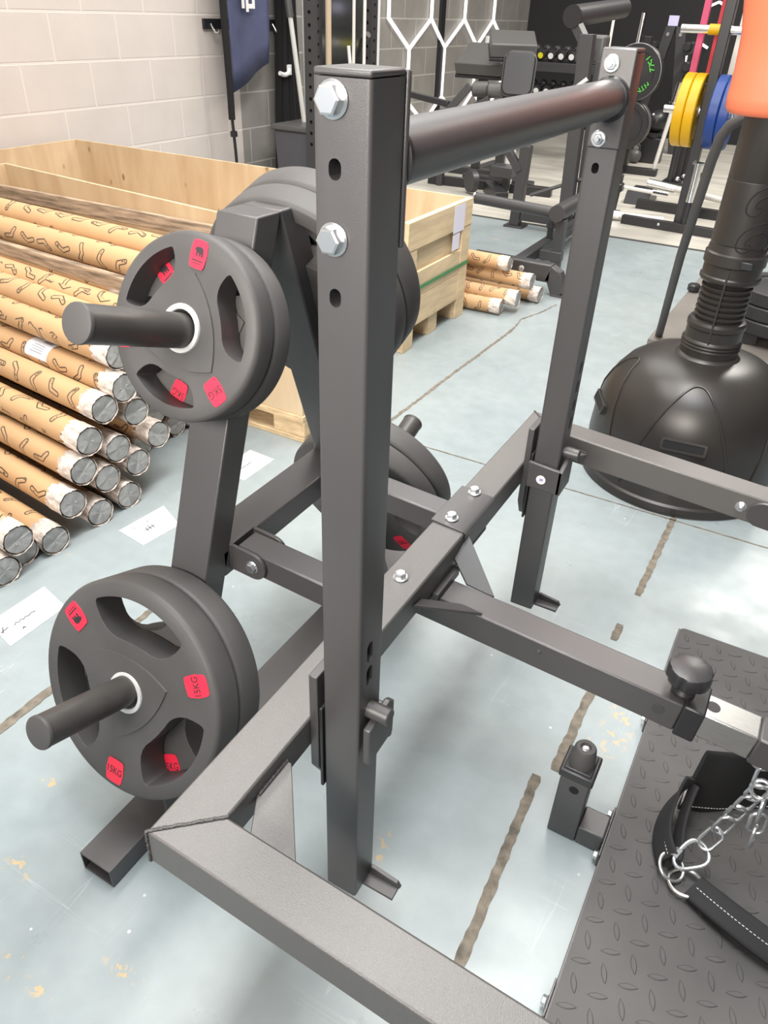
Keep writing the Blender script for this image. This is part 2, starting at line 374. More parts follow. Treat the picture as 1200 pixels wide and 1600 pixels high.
ORG = {}
def mesh_from(mb, name, org):
    me = bpy.data.meshes.new(name)
    me.from_pydata([p-org for p in mb.v], [], mb.f)
    bm = bmesh.new(); bm.from_mesh(me)
    bmesh.ops.recalc_face_normals(bm, faces=bm.faces); bm.to_mesh(me); bm.free()
    return me
def finish(me, smooth=True, ang=35):
    if smooth:
        for p in me.polygons: p.use_smooth = True
        try: me.set_sharp_from_angle(angle=math.radians(ang))
        except Exception: pass
def build(name, mb, material, parent=None, bevel=0.0, seg=2, origin=None, smooth=True, label=None, ang=35):
    if parent is not None: org = ORG[parent.name]
    else: org = Vector(origin) if origin else Vector((0, 0, 0))
    me = mesh_from(mb, name, org) if isinstance(mb, MB) else mb
    me.name = name
    me.materials.clear(); me.materials.append(MATS[material])
    o = bpy.data.objects.new(name, me); C.objects.link(o)
    if parent is not None: o.parent = parent
    else: o.location = org
    ORG[o.name] = org
    if bevel:
        m = o.modifiers.new('bevel', 'BEVEL'); m.width = bevel; m.segments = seg; m.limit_method = 'ANGLE'; m.angle_limit = math.radians(40)
        m.harden_normals = False
    finish(me, smooth, ang)
    if label: o['label'] = label
    return o
def thing(name, loc, label, cat, group=None):
    o = bpy.data.objects.new(name, None); C.objects.link(o); o.location = loc
    o.empty_display_size = 0.05
    ORG[o.name] = Vector(loc)
    return tag(o, label, cat, group)
def tag(o, label, cat, group=None):
    o['label'] = label; o['category'] = cat
    if group: o['group'] = group
    return o
def struct(o): o['kind'] = 'structure'; return o
def dup(root, mw=None, loc=None, label=None):
    r = root.copy(); C.objects.link(r)
    if mw is not None: r.matrix_world = mw
    if loc is not None: r.location = loc
    if label: r['label'] = label
    for ch in list(root.children):
        c = ch.copy(); C.objects.link(c); c.parent = r
        for gch in list(ch.children):
            d = gch.copy(); C.objects.link(d); d.parent = c
    return r
def boolean(base_me, cut_me, op='DIFFERENCE'):
    a = bpy.data.objects.new('tmp_base', base_me); b = bpy.data.objects.new('tmp_cut', cut_me)
    C.objects.link(a); C.objects.link(b)
    m = a.modifiers.new('b', 'BOOLEAN'); m.operation = op; m.object = b; m.solver = 'EXACT'
    dg = bpy.context.evaluated_depsgraph_get(); dg.update()
    me = bpy.data.meshes.new_from_object(a.evaluated_get(dg))
    bpy.data.objects.remove(a); bpy.data.objects.remove(b)
    return me
def text_mesh(s, size, depth=0.0004):
    cu = bpy.data.curves.new('txt', 'FONT'); cu.body = s; cu.size = size; cu.align_x = 'CENTER'; cu.align_y = 'CENTER'; cu.extrude = depth
    o = bpy.data.objects.new('tmp_text', cu); C.objects.link(o)
    dg = bpy.context.evaluated_depsgraph_get(); dg.update()
    me = bpy.data.meshes.new_from_object(o.evaluated_get(dg))
    bpy.data.objects.remove(o)
    mb = MB(); mb.add([v.co[:] for v in me.vertices], [tuple(p.vertices) for p in me.polygons])
    bpy.data.meshes.remove(me)
    return mb
def placed(mb, M):
    mb.v = [M @ p for p in mb.v]; return mb
def frame_matrix(o, ex, ey, ez):
    ex, ey, ez = Vector(ex), Vector(ey), Vector(ez)
    return Matrix(((ex.x, ey.x, ez.x, o[0]), (ex.y, ey.y, ez.y, o[1]), (ex.z, ey.z, ez.z, o[2]), (0, 0, 0, 1)))
def hexbolt(name, p, d, parent, r=0.0135, hr=0.0098, hh=0.008, fl=0.0025, nut=False, material='zinc'):
    mb = MB(); p = Vector(p); d = Vector(d).normalized()
    mb.lathe([(r*0.9, 0), (r, fl*0.5), (r*0.86, fl), (hr, fl)], p, d, 24)
    mb.lathe([(hr, fl*0.6), (hr, fl+hh*0.86), (hr*0.84, fl+hh)], p, d, 6, start=0.3)
    if nut: mb.lathe([(hr*0.55, fl+hh*0.9), (hr*0.55, fl+hh*1.7), (hr*0.45, fl+hh*1.85)], p, d, 16)
    return build(name, mb, material, parent, ang=25)
def rrect(w, h, r, n=4, cx=0, cy=0):
    pts = []
    for (sx, sy, a0) in ((1, 1, 0), (-1, 1, 90), (-1, -1, 180), (1, -1, 270)):
        for i in range(n+1):
            a = math.radians(a0 + 90*i/n)
            pts.append((cx+sx*(w/2-r)+r*math.cos(a), cy+sy*(h/2-r)+r*math.sin(a)))
    return pts

# ================================================================== the setting
WX = -3.6
YB = 10.6
def slab(name, x0, x1, y0, y1, z0, z1, m):
    o = build(name, MB().box(x0, x1, y0, y1, z0, z1), m, origin=((x0+x1)/2, (y0+y1)/2, z1 if name.startswith('floor') else z0), smooth=False); return struct(o)
slab('floor', WX-0.1, 5.0, -3.5, 5.07, -0.1, 0.0, 'painted_concrete')
slab('floor', WX-0.1, 5.0, 5.1, YB+0.1, -0.1, 0.0, 'rubber_floor')
slab('trim_1', WX, 5.0, 5.07, 5.10, -0.1, 0.004, 'dark_joint')
wl = MB().box(WX-0.15, WX, -3.5, YB+0.1, 0, 4.5)
struct(build('wall_left', wl, 'painted_blockwork', smooth=False))
slab('wall_back', WX, 5.0, YB, YB+0.12, 0.0, 4.5, 'black_wall')
# floor joints: worn filler strips one metre apart
def joint(name, pts, wid, m, z=0.0012, wob=0.0018, closed=False):
    mb = MB(); rnd = random.Random(int(name.split('_')[1])*7+5); top = []
    P = []
    for (a, b) in zip(pts[:-1], pts[1:]):
        k = max(2, int((Vector(b)-Vector(a)).length/0.012))
        P += [Vector(a).lerp(Vector(b), i/k) for i in range(k)]
    P.append(Vector(pts[-1]))
    vs = []; fs = []
    for i, p in enumerate(P):
        t = (P[min(i+1, len(P)-1)]-P[max(i-1, 0)]).normalized(); nrm = Vector((-t.y, t.x))
        e = 0.8 if i in (0, len(P)-1) else 1
        for sgn in (-1, 1):
            q = p + nrm*sgn*(wid/2*e + rnd.uniform(-wob, wob)); vs.append((q.x, q.y, z)); vs.append((q.x, q.y, 0.0))
    for i in range(len(P)-1):
        o = 4*i
        fs += [(o, o+4, o+6, o+2), (o, o+1, o+5, o+4), (o+2, o+6, o+7, o+3)]
    mb.add(vs, fs)
    return struct(build(name, mb, m, origin=(pts[0][0], pts[0][1], 0), smooth=False))
joint('trim_2', [(0.301, 0.10), (0.303, 0.30), (0.289, 0.672)], 0.019, 'filler_joint')
joint('trim_3', [(0.315, 0.70), (0.318, 0.95)], 0.020, 'filler_joint')
joint('trim_4', [(0.316, 1.135), (0.317, 1.20)], 0.018, 'filler_joint')
joint('trim_5', [(0.326, 1.335), (0.332, 1.76)], 0.018, 'filler_joint')
joint('trim_6', [(-0.699, 0.06), (-0.698, 0.345)], 0.022, 'filler_joint')
joint('trim_7', [(-0.698, 0.5), (-0.695, 1.05)], 0.016, 'filler_joint')
joint('trim_8', [(-0.70, 1.80), (-0.695, 2.0), (-0.69, 2.35), (-0.682, 2.55), (-0.672, 3.0)], 0.013, 'filler_joint', wob=0.0025)
joint('trim_9', [(-0.672, 3.0), (-0.69, 3.15), (-0.64, 3.32), (-0.615, 3.47)], 0.008, 'filler_joint', wob=0.003)
joint('trim_10', [(-0.9, 1.742), (0.0, 1.745), (1.4, 1.75)], 0.005, 'filler_joint', wob=0.0008)
joint('trim_11', [(0.33, 1.76), (0.33, 2.6)], 0.007, 'dark_joint', wob=0.001)

# ================================================================== belt squat machine
G, ZT, HB, LL, WB, WF = 0.0657, 0.4819, 0.0611, 1.246, 0.064, 0.062
def FX(p): return Vector((p.x + G*(p.z-ZT), p.y, p.z - G*p.x))
def FB(): return MB(FX)
PB, PT = 'black_powder_coat', 'black_powder_coat_textured'
M = thing('belt_squat_machine', (0.05, 0.623, 0), 'matte black tube-steel belt squat machine with two handle uprights and a leaning weight rack', 'gym machine')
# --- tilted U frame
build('rear_beam', FB().prism_z([(0, 0), (WB, WF), (WB, LL-WF), (0, LL)], ZT-HB, ZT), PT, M, 0.003)
na = build('side_arm', FB().prism_z([(0, 0), (0.56, 0), (0.56, WF), (WB, WF)], ZT-HB, ZT), PT, M, 0.003)
fa = build('side_arm', FB().prism_z([(0, LL), (0.56, LL), (0.56, LL-WF), (WB, LL-WF)], ZT-HB, ZT), PT, M, 0.003)
def bead(name, p0, p1, r, parent, n=40, xf=FX):
    pts = []; rnd = random.Random(3)
    for i in range(n+1):
        q = Vector(p0).lerp(Vector(p1), i/n); q.z += rnd.uniform(-0.0005, 0.0005); q.y += rnd.uniform(-0.001, 0.001); pts.append(q)
    return build(name, MB(xf).sweep(pts, r, 6), 'weld', parent)
bead('weld_seam', (0.001, 0.001, ZT), (WB, WF, ZT), 0.0022, M)
bead('weld_seam', (0.001, LL-0.001, ZT), (WB, LL-WF, ZT), 0.0022, M)
bead('weld_seam', (0.0, 0.0, ZT), (0.0, 0.0, ZT-HB), 0.002, M)
for yf in (lambda y: y, lambda y: LL-y):
    build('corner_gusset', FB().prism_z([(WB-0.002, yf(0.118)), (WB-0.002, yf(0.176)), (0.072, yf(0.176)), (0.155, yf(0.068)), (0.155, yf(0.060)), (0.094, yf(0.060))], ZT-0.036, ZT-0.028), PT, M, 0.001)
    bead('weld_seam', (WB+0.001, yf(0.118), ZT-0.027), (WB+0.001, yf(0.176), ZT-0.027), 0.003, M, 20)
    bead('weld_seam', (0.094, yf(WF+0.001), ZT-0.027), (0.153, yf(WF+0.001), ZT-0.027), 0.003, M, 20)
    # rounded clevis ears and the posts that carry the front of the frame
    for k in (0, 1):
        y0 = yf(-0.009) if k == 0 else yf(WF+0.001); y1 = yf(-0.001) if k == 0 else yf(WF+0.009)
        pts = [(0.525+0.028*math.cos(a), ZT-0.031+0.028*math.sin(a)) for a in [math.radians(90+15*i) for i in range(13)]] + [(0.63, ZT-0.059), (0.63, ZT-0.003)]
        build('pivot_ear', FB().prism_y(pts, min(y0, y1), max(y0, y1)), PB, M, 0.001)
    build('front_link', FB().box(0.535, 0.95, min(yf(0.004), yf(0.058)), max(yf(0.004), yf(0.058)), ZT-0.056, ZT-0.004), PB, M, 0.003)
    build('front_post', MB().box(0.95, 1.0, min(yf(0.004), yf(0.058)), max(yf(0.004), yf(0.058)), 0.03, 0.50), PB, M, 0.003)
hexbolt('frame_bolt', FX(Vector((0.484, LL-WF, ZT-0.030))), (0, -1, 0), fa, nut=True, r=0.012, hr=0.009, hh=0.006)
# splice plate with bolts
sp = build('splice_plate', FB().prism_y([(-0.003, ZT-0.004), (-0.003, ZT+0.004), (WB-0.004, ZT+0.004), (WB+0.003, ZT), (WB+0.003, ZT-0.012), (WB, ZT-0.012), (WB, ZT+0.0), (0.0, ZT)], 0.712, 0.8474), PB, M, 0.0008)
for y in (0.7373, 0.8397): hexbolt('bolt', FX(Vector((0.0268, y, ZT+0.004))), (-G, 0, 1), sp)
hexbolt('frame_bolt', FX(Vector((0.027, 0.543, ZT))), (-G, 0, 1), M)
build('underside_plate', FB().box(0.0, WB, 0.56, 0.84, ZT-HB-0.008, ZT-HB-0.0005), PB, M, 0.001)
# --- lever arm
LY0, LY1, LZ = 0.6091, 0.6681, ZT-HB-0.009
LH = 0.058
la = build('lever_arm', FB().box(0.002, 0.4935, LY0, LY1, LZ-LH, LZ), PB, M, 0.003)
def gplate(name, a, b, c, d, th, parent):
    a, b, c, d = [FX(Vector(q)) for q in (a, b, c, d)]
    n = (b-a).cross(d-a).normalized()*th
    mb = MB(); mb.add([a, b, c, d, a-n, b-n, c-n, d-n], [(0, 1, 2, 3), (7, 6, 5, 4), (0, 4, 5, 1), (1, 5, 6, 2), (2, 6, 7, 3), (3, 7, 4, 0)])
    return build(name, mb, PB, parent, 0.001)
gplate('lever_gusset', (WB, 0.735, ZT-0.012), (WB, 0.683, ZT-0.036), (0.101, LY1, LZ+0.002), (0.1546, LY1, LZ+0.001), 0.006, la)
gplate('lever_gusset', (WB, 0.5207, ZT-0.03), (WB, 0.548, ZT-0.036), (0.116, LY0+0.001, LZ+0.002), (0.1546, LY0+0.001, LZ+0.001), 0.006, la)
build('cross_plate', FB().box(WB, WB+0.012, 0.60, 0.69, LZ-0.004, LZ+0.014), PB, la, 0.001)
hexbolt('side_screw', FX(Vector((0.262, LY0, ZT-HB-0.030))), (0, -1, 0), la, r=0.0055, hr=0.004, hh=0.002, fl=0.001, material=PB)
build('side_plug', FB().cyl((0.462, LY0+0.002, LZ-0.027), (0.462, LY0-0.0015, LZ-0.027), 0.0095, n=24), 'grey_steel', la)
col = build('end_collar', FB().box(0.4935, 0.5255, LY0-0.0035, LY1+0.0035, LZ-LH-0.0035, LZ+0.0035), 'black_plastic', la, 0.003)
et = build('extension_tube', FB().box(0.42, 0.604, 0.6135, 0.6635, LZ-0.0525, LZ-0.003), 'brushed_steel', la, 0.003)
build('pin_hole', FB().cyl((0.5335, 0.6385, LZ-0.0035), (0.5335, 0.6385, LZ-0.0024), 0.0105, n=24), 'black_plastic', et)
build('tube_end', FB().box(0.604, 0.70, 0.611, 0.666, LZ-0.056, LZ-0.001), PB, la, 0.003)
eye = FX(Vector((0.628, 0.6385, LZ-0.056)))
build('hook_eye', MB().sweep([eye+Vector((0.013*math.cos(a), 0, -0.012+0.014*math.sin(a))) for a in [2*PI*i/16 for i in range(16)]], 0.004, 8, closed=True), 'zinc', la)
def knob(name, p, parent):
    mb = MB(); p = Vector(p); n = 60; prof = [(0.024, 0.022), (0.030, 0.026), (0.0335, 0.031), (0.0335, 0.049), (0.031, 0.053), (0.02, 0.0555), (0.0, 0.056)]
    vs = []; fs = []
    for j, (r, h) in enumerate(prof):
        for i in range(n):
            t = 2*PI*i/n
            k = 1 - (0.10*max(0, math.cos(7*t))**3 if 0 < j < 4 else (0.04*max(0, math.cos(7*t))**3 if j == 4 else 0))
            vs.append(p + Vector((r*k*math.cos(t), r*k*math.sin(t), h)))
    for j in range(len(prof)-1):
        for i in range(n): fs.append((j*n+i, j*n+(i+1) % n, (j+1)*n+(i+1) % n, (j+1)*n+i))
    fs.append(tuple(range(n)))
    mb.add(vs, fs)
    mb.lathe([(0.018, -0.001), (0.018, 0.006), (0.012, 0.012), (0.012, 0.024)], p, (0, 0, 1), 24)
    return build(name, mb, 'black_plastic', parent)
knob('pull_knob', FX(Vector((0.486, 0.6385, LZ))), la)
# --- rear links and clevises
for k0 in (0.4536, 0.7421):
    k1 = k0+0.0499
    build('link_arm', FB().box(-0.236, 0.001, k0, k1, ZT-0.046, ZT-0.0005), PB, M, 0.003)
    cz = ZT-0.0235
    cl = build('clevis_bracket', FB().box(-0.2475, -0.2425, k0-0.008, k1+0.008, cz-0.030, cz+0.026), PB, M, 0.001)
    for y0 in (k0-0.0075, k1+0.0015):
        pts = [(-0.199+0.0255*math.cos(a), cz+0.0255*math.sin(a)) for a in [math.radians(-90+15*i) for i in range(13)]] + [(-0.2425, cz+0.0255), (-0.2425, cz-0.0255)]
        build('clevis_cheek', FB().prism_y(pts, y0, y0+0.006), PB, cl, 0.0008)
    hexbolt('bolt', FX(Vector((-0.199, k0-0.0075, cz))), (0, -1, 0), cl, r=0.012, hr=0.009, hh=0.005)
# --- weight rack: A frame on a floor tube
AX, AW, YA, DT, SS, ZA, FH = -0.3216, 0.0745, 0.5736, 0.1097, 0.361, 0.9953, 0.0458
YM = YA+DT/2
dd = 0.056
for sgn in (1, -1):
    ym = lambda y: YM+sgn*(y-YM)
    zc = ZA-(dd-DT/2)/SS if dd > DT/2 else ZA
    pts = [(ym(YA), ZA), (YM, ZA), (YM, ZA-(YA+dd-YM)/SS), (ym(YA+dd-SS*(ZA-FH)), FH), (ym(YA-SS*(ZA-FH)), FH)]
    leg = build('rack_leg', MB().prism_x(pts, AX, AX+AW), PB, M, 0.004)
    for (ty, tz, nm) in ((0.2662, 0.925, 'upper'), (0.0669, 0.3966, 'lower')):
        d = Vector((0, sgn, -SS)); p0 = Vector((AX+AW/2, ym(ty), tz)); L1 = 0.27 if nm == 'upper' else 0.275
        pg = build('weight_peg', MB().cyl(p0+d*0.004, p0+d*L1, 0.0245, n=40), 'worn_peg_coat', M)
        build('end_cap', MB().lathe([(0.020, -0.0012), (0.0245, 0.0), (0.0253, 0.0015), (0.0253, 0.005)], p0, d, 40), 'black_rubber', pg)
build('cross_bar', MB().box(AX, AX+AW, 0.43, 0.83, 0.441, 0.4905), PB, M, 0.003)
FXX, FW = -0.3224, 0.070
ring_o = [(FXX, 0.0), (FXX+FW, 0.0), (FXX+FW, FH), (FXX, FH)]; t = 0.0028
mb = MB(); y0, y1 = 0.0871, 1.17
o_ = [(FXX, 0.0005), (FXX+FW, 0.0005), (FXX+FW, FH), (FXX, FH)]; i_ = [(FXX+t, t), (FXX+FW-t, t), (FXX+FW-t, FH-t), (FXX+t, FH-t)]
vs = [(x, y, z) for y in (y0, y1) for (x, z) in o_+i_]
fs = []
for i in range(4):
    j = (i+1) % 4
    fs += [(i, j, 8+j, 8+i), (4+i, 12+i, 12+j, 4+j), (i, 4+i, 4+j, j), (8+i, 8+j, 12+j, 12+i)]
mb.add(vs, fs); build('base_tube', mb, PB, M, 0.0008)
# small foot plates joining base tube and frame leg
build('base_gusset', MB().box(AX+AW-0.002, AX+AW+0.004, 0.215, 0.30, FH-0.03, FH+0.05), PB, M, 0.001)
# --- handle uprights
UX0, UX1, UD, UB, UT = 0.0824, 0.1347, 0.0545, 0.1055, 1.2093
UXC = (UX0+UX1)/2
def stadium(cx, cz, w, h, n=6):
    r = w/2
    return [(cx+r*math.cos(a), cz+(h/2-r)+r*math.sin(a)) for a in [PI*i/n for i in range(n+1)]] + [(cx-r*math.cos(a), cz-(h/2-r)-r*math.sin(a)) for a in [PI*i/n for i in range(n+1)]]
def upright(y0, far):
    base = mesh_from(MB().prism_z(rrect(UX1-UX0, UD, 0.0042, 5, UXC, y0+UD/2), UB, UT-0.006), 'u', ORG[M.name])
    cut = MB()
    zs = [1.0424] if far else [1.14, 1.0376]
    for z in zs: cut.prism_y(stadium(0.1025, z, 0.0118, 0.0165), y0-0.01, y0+UD-0.004 if not far else y0+0.045)
    yc = y0+0.0236 if not far else y0+UD-0.0236
    for z in [0.6109, 0.5715] + [0.6503, 0.6897]*(1 if far else 0):
        cut.prism_x([(p, q) for (p, q) in stadium(yc, z, 0.0135, 0.031)], UX1-0.044, UX1+0.01)
    cm = mesh_from(cut, 'c', ORG[M.name])
    me = boolean(base, cm)
    u = build('handle_upright', me, PB, M, ang=30)
    build('end_cap', MB().box(UX0+0.0005, UX1-0.0005, y0+0.0005, y0+UD-0.0005, UT-0.0055, UT), PB, u, 0.002)
    # flange of the cross handle, bolted on the inner face
    fy = (y0-0.006, y0-0.0003) if far else (y0+UD+0.0003, y0+UD+0.006)
    build('handle_flange', MB().box(UX0+0.001, UX1+0.0015, fy[0], fy[1], 1.0729, UT-0.001), PB, u, 0.002)
    for z in (1.1886, 1.0865):
        if far: hexbolt('bolt', (0.1017, fy[0], z), (0, -1, 0), u, r=0.0128, hr=0.0085, hh=0.006, nut=True)
        else:
            hexbolt('bolt', (0.1012, y0, z), (0, -1, 0), u, r=0.0138, hr=0.0112, hh=0.0085)
    s = -1 if far else 1
    # foot plate
    ft = MB().box(UX0, 0.186, y0+0.026, y0+UD-0.002, UB-0.006, UB)
    ft.prism_y([(0.1355, UB), (0.1355, UB+0.016), (0.183, UB+0.010), (0.189, UB)], y0+0.046, y0+UD-0.002)
    build('foot_plate', ft, PB, u, 0.0008)
    # guide sleeve fixed to the beam
    ya, yb = y0-0.003, y0+UD+0.003
    slv = build('guide_sleeve', MB().prism_x([(ya-0.001, 0.385), (ya-0.001, 0.5575), (yb, 0.5575), (yb, 0.345), (ya+0.02, 0.345)], WB-0.001, 0.0755), PB, M, 0.0015)
    build('liner_plate', MB().box(0.0762, 0.0808, ya+0.0015, yb-0.001, 0.345, 0.502), 'black_plastic', slv, 0.001)
    iy = (y0-0.0115, y0-0.0025) if far else (y0+UD+0.0025, y0+UD+0.0115)
    build('band_side', MB().prism_y([(0.0755, 0.430), (0.0755, 0.490), (0.150, 0.484), (0.150, 0.428)], iy[0], iy[1]), PB, slv, 0.003)
    le = iy[0] if far else y0+0.002; lf = y0+UD-0.002 if far else iy[1]
    zz = [(0.484, 0.428), (0.505, 0.43)] if far else [(0.497, 0.432), (0.503, 0.435)]
    build('band_lip', MB().prism_x([(le, zz[0][1]), (lf, zz[1][1]), (lf, zz[1][0]-0.006), (lf-0.01, zz[1][0]), (le, zz[0][0])], 0.1395, 0.1505), PB, slv, 0.0025)
    build('sleeve_gusset', MB().prism_y([(WB-0.002, 0.418), (WB-0.002, 0.40), (0.0755, 0.36), (0.0755, 0.418)], y0+0.01, y0+0.018), PB, slv, 0.0005)
    build('lock_pin', MB().cyl((UX1-0.005, yc+0.002*s, 0.5104), (UX1+0.031, yc+0.002*s, 0.5104), 0.0115, n=28, ch=0.0015), PB, slv)
    if far:
        lab = build('round_label', MB().cyl((0.1073, iy[0], 0.4545), (0.1073, iy[0]-0.0008, 0.4545), 0.0098, n=32), 'white_vinyl', slv, label='small round white label with a blue letter R')
        tm = placed(text_mesh('R', 0.0125), frame_matrix((0.1073, iy[0]-0.0011, 0.4545), (0, 0, -1), (1, 0, 0), (0, -1, 0)))
        build('label_letter', tm, 'blue_ink', slv, smooth=False)
    return u
upright(0.2321, False)
upright(1.0137, True)
hb = build('handle_bar', MB().cyl((0.1075, 0.2321+UD+0.006, 1.142), (0.1075, 1.0137-0.006, 1.142), 0.0272, n=48), PB, M)
for (a, b) in ((0.2321+UD+0.006, 0.2321+UD+0.016), (1.0137-0.016, 1.0137-0.006)):
    build('weld_collar', MB().lathe([(0.0272, 0), (0.0315, 0.001), (0.0315, 0.006), (0.0285, 0.0098)] if a < 0.5 else [(0.0285, 0), (0.0315, 0.004), (0.0315, 0.0098), (0.0272, 0.0099)], (0.1075, a, 1.142), (0, 1, 0), 40), 'black_plastic', hb)
# --- foot platform with diamond tread
PX0, PX1, PY0, PY1, PZ = 0.449, 1.30, 0.0136, 1.2324, 0.030
build('platform_frame', MB().box(PX0-0.0035, PX1, PY0-0.002, PY1+0.002, 0.0, 0.0235), PB, M, 0.001)
mb = MB().prism_z([(PX0, PY0), (PX1, PY0), (PX1, PY1), (PX0+0.012, PY1), (PX0+0.004, PY1-0.003), (PX0, PY1-0.012)], 0.0235, PZ)
def lens(cx, cy, a, L=0.0165, W=0.0052, h=0.0013):
    n = 7; pts = []
    for i in range(n+1):
        u = -1+2*i/n; pts.append((u*L, W*(1-u*u)))
    lo = pts[:]; loop = lo + [(x, -y) for (x, y) in reversed(lo[1:-1])]
    inner = [(x*0.86, y*0.62) for (x, y) in loop]
    ca, sa = math.cos(a), math.sin(a); k = len(loop)
    R = lambda p, z: (cx+p[0]*ca-p[1]*sa, cy+p[0]*sa+p[1]*ca, z)
    vs = [R(p, PZ-0.0002) for p in loop] + [R(p, PZ+h) for p in inner]
    fs = [(i, (i+1) % k, k+(i+1) % k, k+i) for i in range(k)] + [tuple(range(k, 2*k))]
    mb.add(vs, fs)
pit = 0.0365
for i in range(int((PX1-PX0)/pit)):
    for j in range(int((PY1-PY0)/pit)):
        x = PX0+0.02+i*pit; y = PY0+0.018+j*pit
        if x < 1.15: lens(x, y, math.radians(20 if (i+j) % 2 else 110))
build('tread_mat', mb, 'black_rubber', M, ang=20)
for (y0, y1, zt) in ((0.255, 0.315, 0.034), (0.545, 0.655, 0.034), (0.89, 0.93, 0.034)):
    build('edge_bracket', MB().box(PX0-0.0065, PX0-0.0035, y0, y1, 0.001, zt), PB, M, 0.0005)
for y in (0.283, 0.553, 0.6466, 0.909): hexbolt('frame_bolt', (PX0-0.0065, y, 0.020), (-1, 0, 0), M, r=0.0095, hr=0.0075, hh=0.006)
# --- stop post with rubber bumper
st = build('stop_post', None or mesh_from(MB().box(0.344, 0.396, 0.571, 0.623, 0.0, 0.172), 's', ORG[M.name]), PB, M, 0.003)
build('post_hole', MB().cyl((0.372, 0.572, 0.134), (0.372, 0.5702, 0.134), 0.0085, n=20), 'black_fabric', st)
cp = build('post_cap', MB().box(0.340, 0.400, 0.567, 0.627, 0.159, 0.178), 'black_plastic', st, 0.003)
build('cap_rim', MB().box(0.346, 0.394, 0.573, 0.621, 0.176, 0.1815), 'black_plastic', st, 0.002)
bp_ = build('rubber_bumper', MB().lathe([(0.0225, 0.180), (0.0225, 0.184), (0.0185, 0.217), (0.016, 0.2205), (0.0095, 0.2205), (0.0085, 0.2155)], (0.370, 0.597, 0), (0, 0, 1), 32), 'black_rubber', st)
hexbolt('bumper_screw', (0.370, 0.597, 0.2155), (0, 0, 1), bp_, r=0.0065, hr=0.0055, hh=0.0015, fl=0.001)
build('post_foot', MB().box(0.3962, PX0-0.0066, 0.571, 0.623, 0.001, 0.045), PB, M, 0.003)
build('base_rail', FB().box(0.17, 0.52, WF+0.0005, WF+0.005, ZT-HB+0.004, ZT-0.012), PB, M, 0.001)

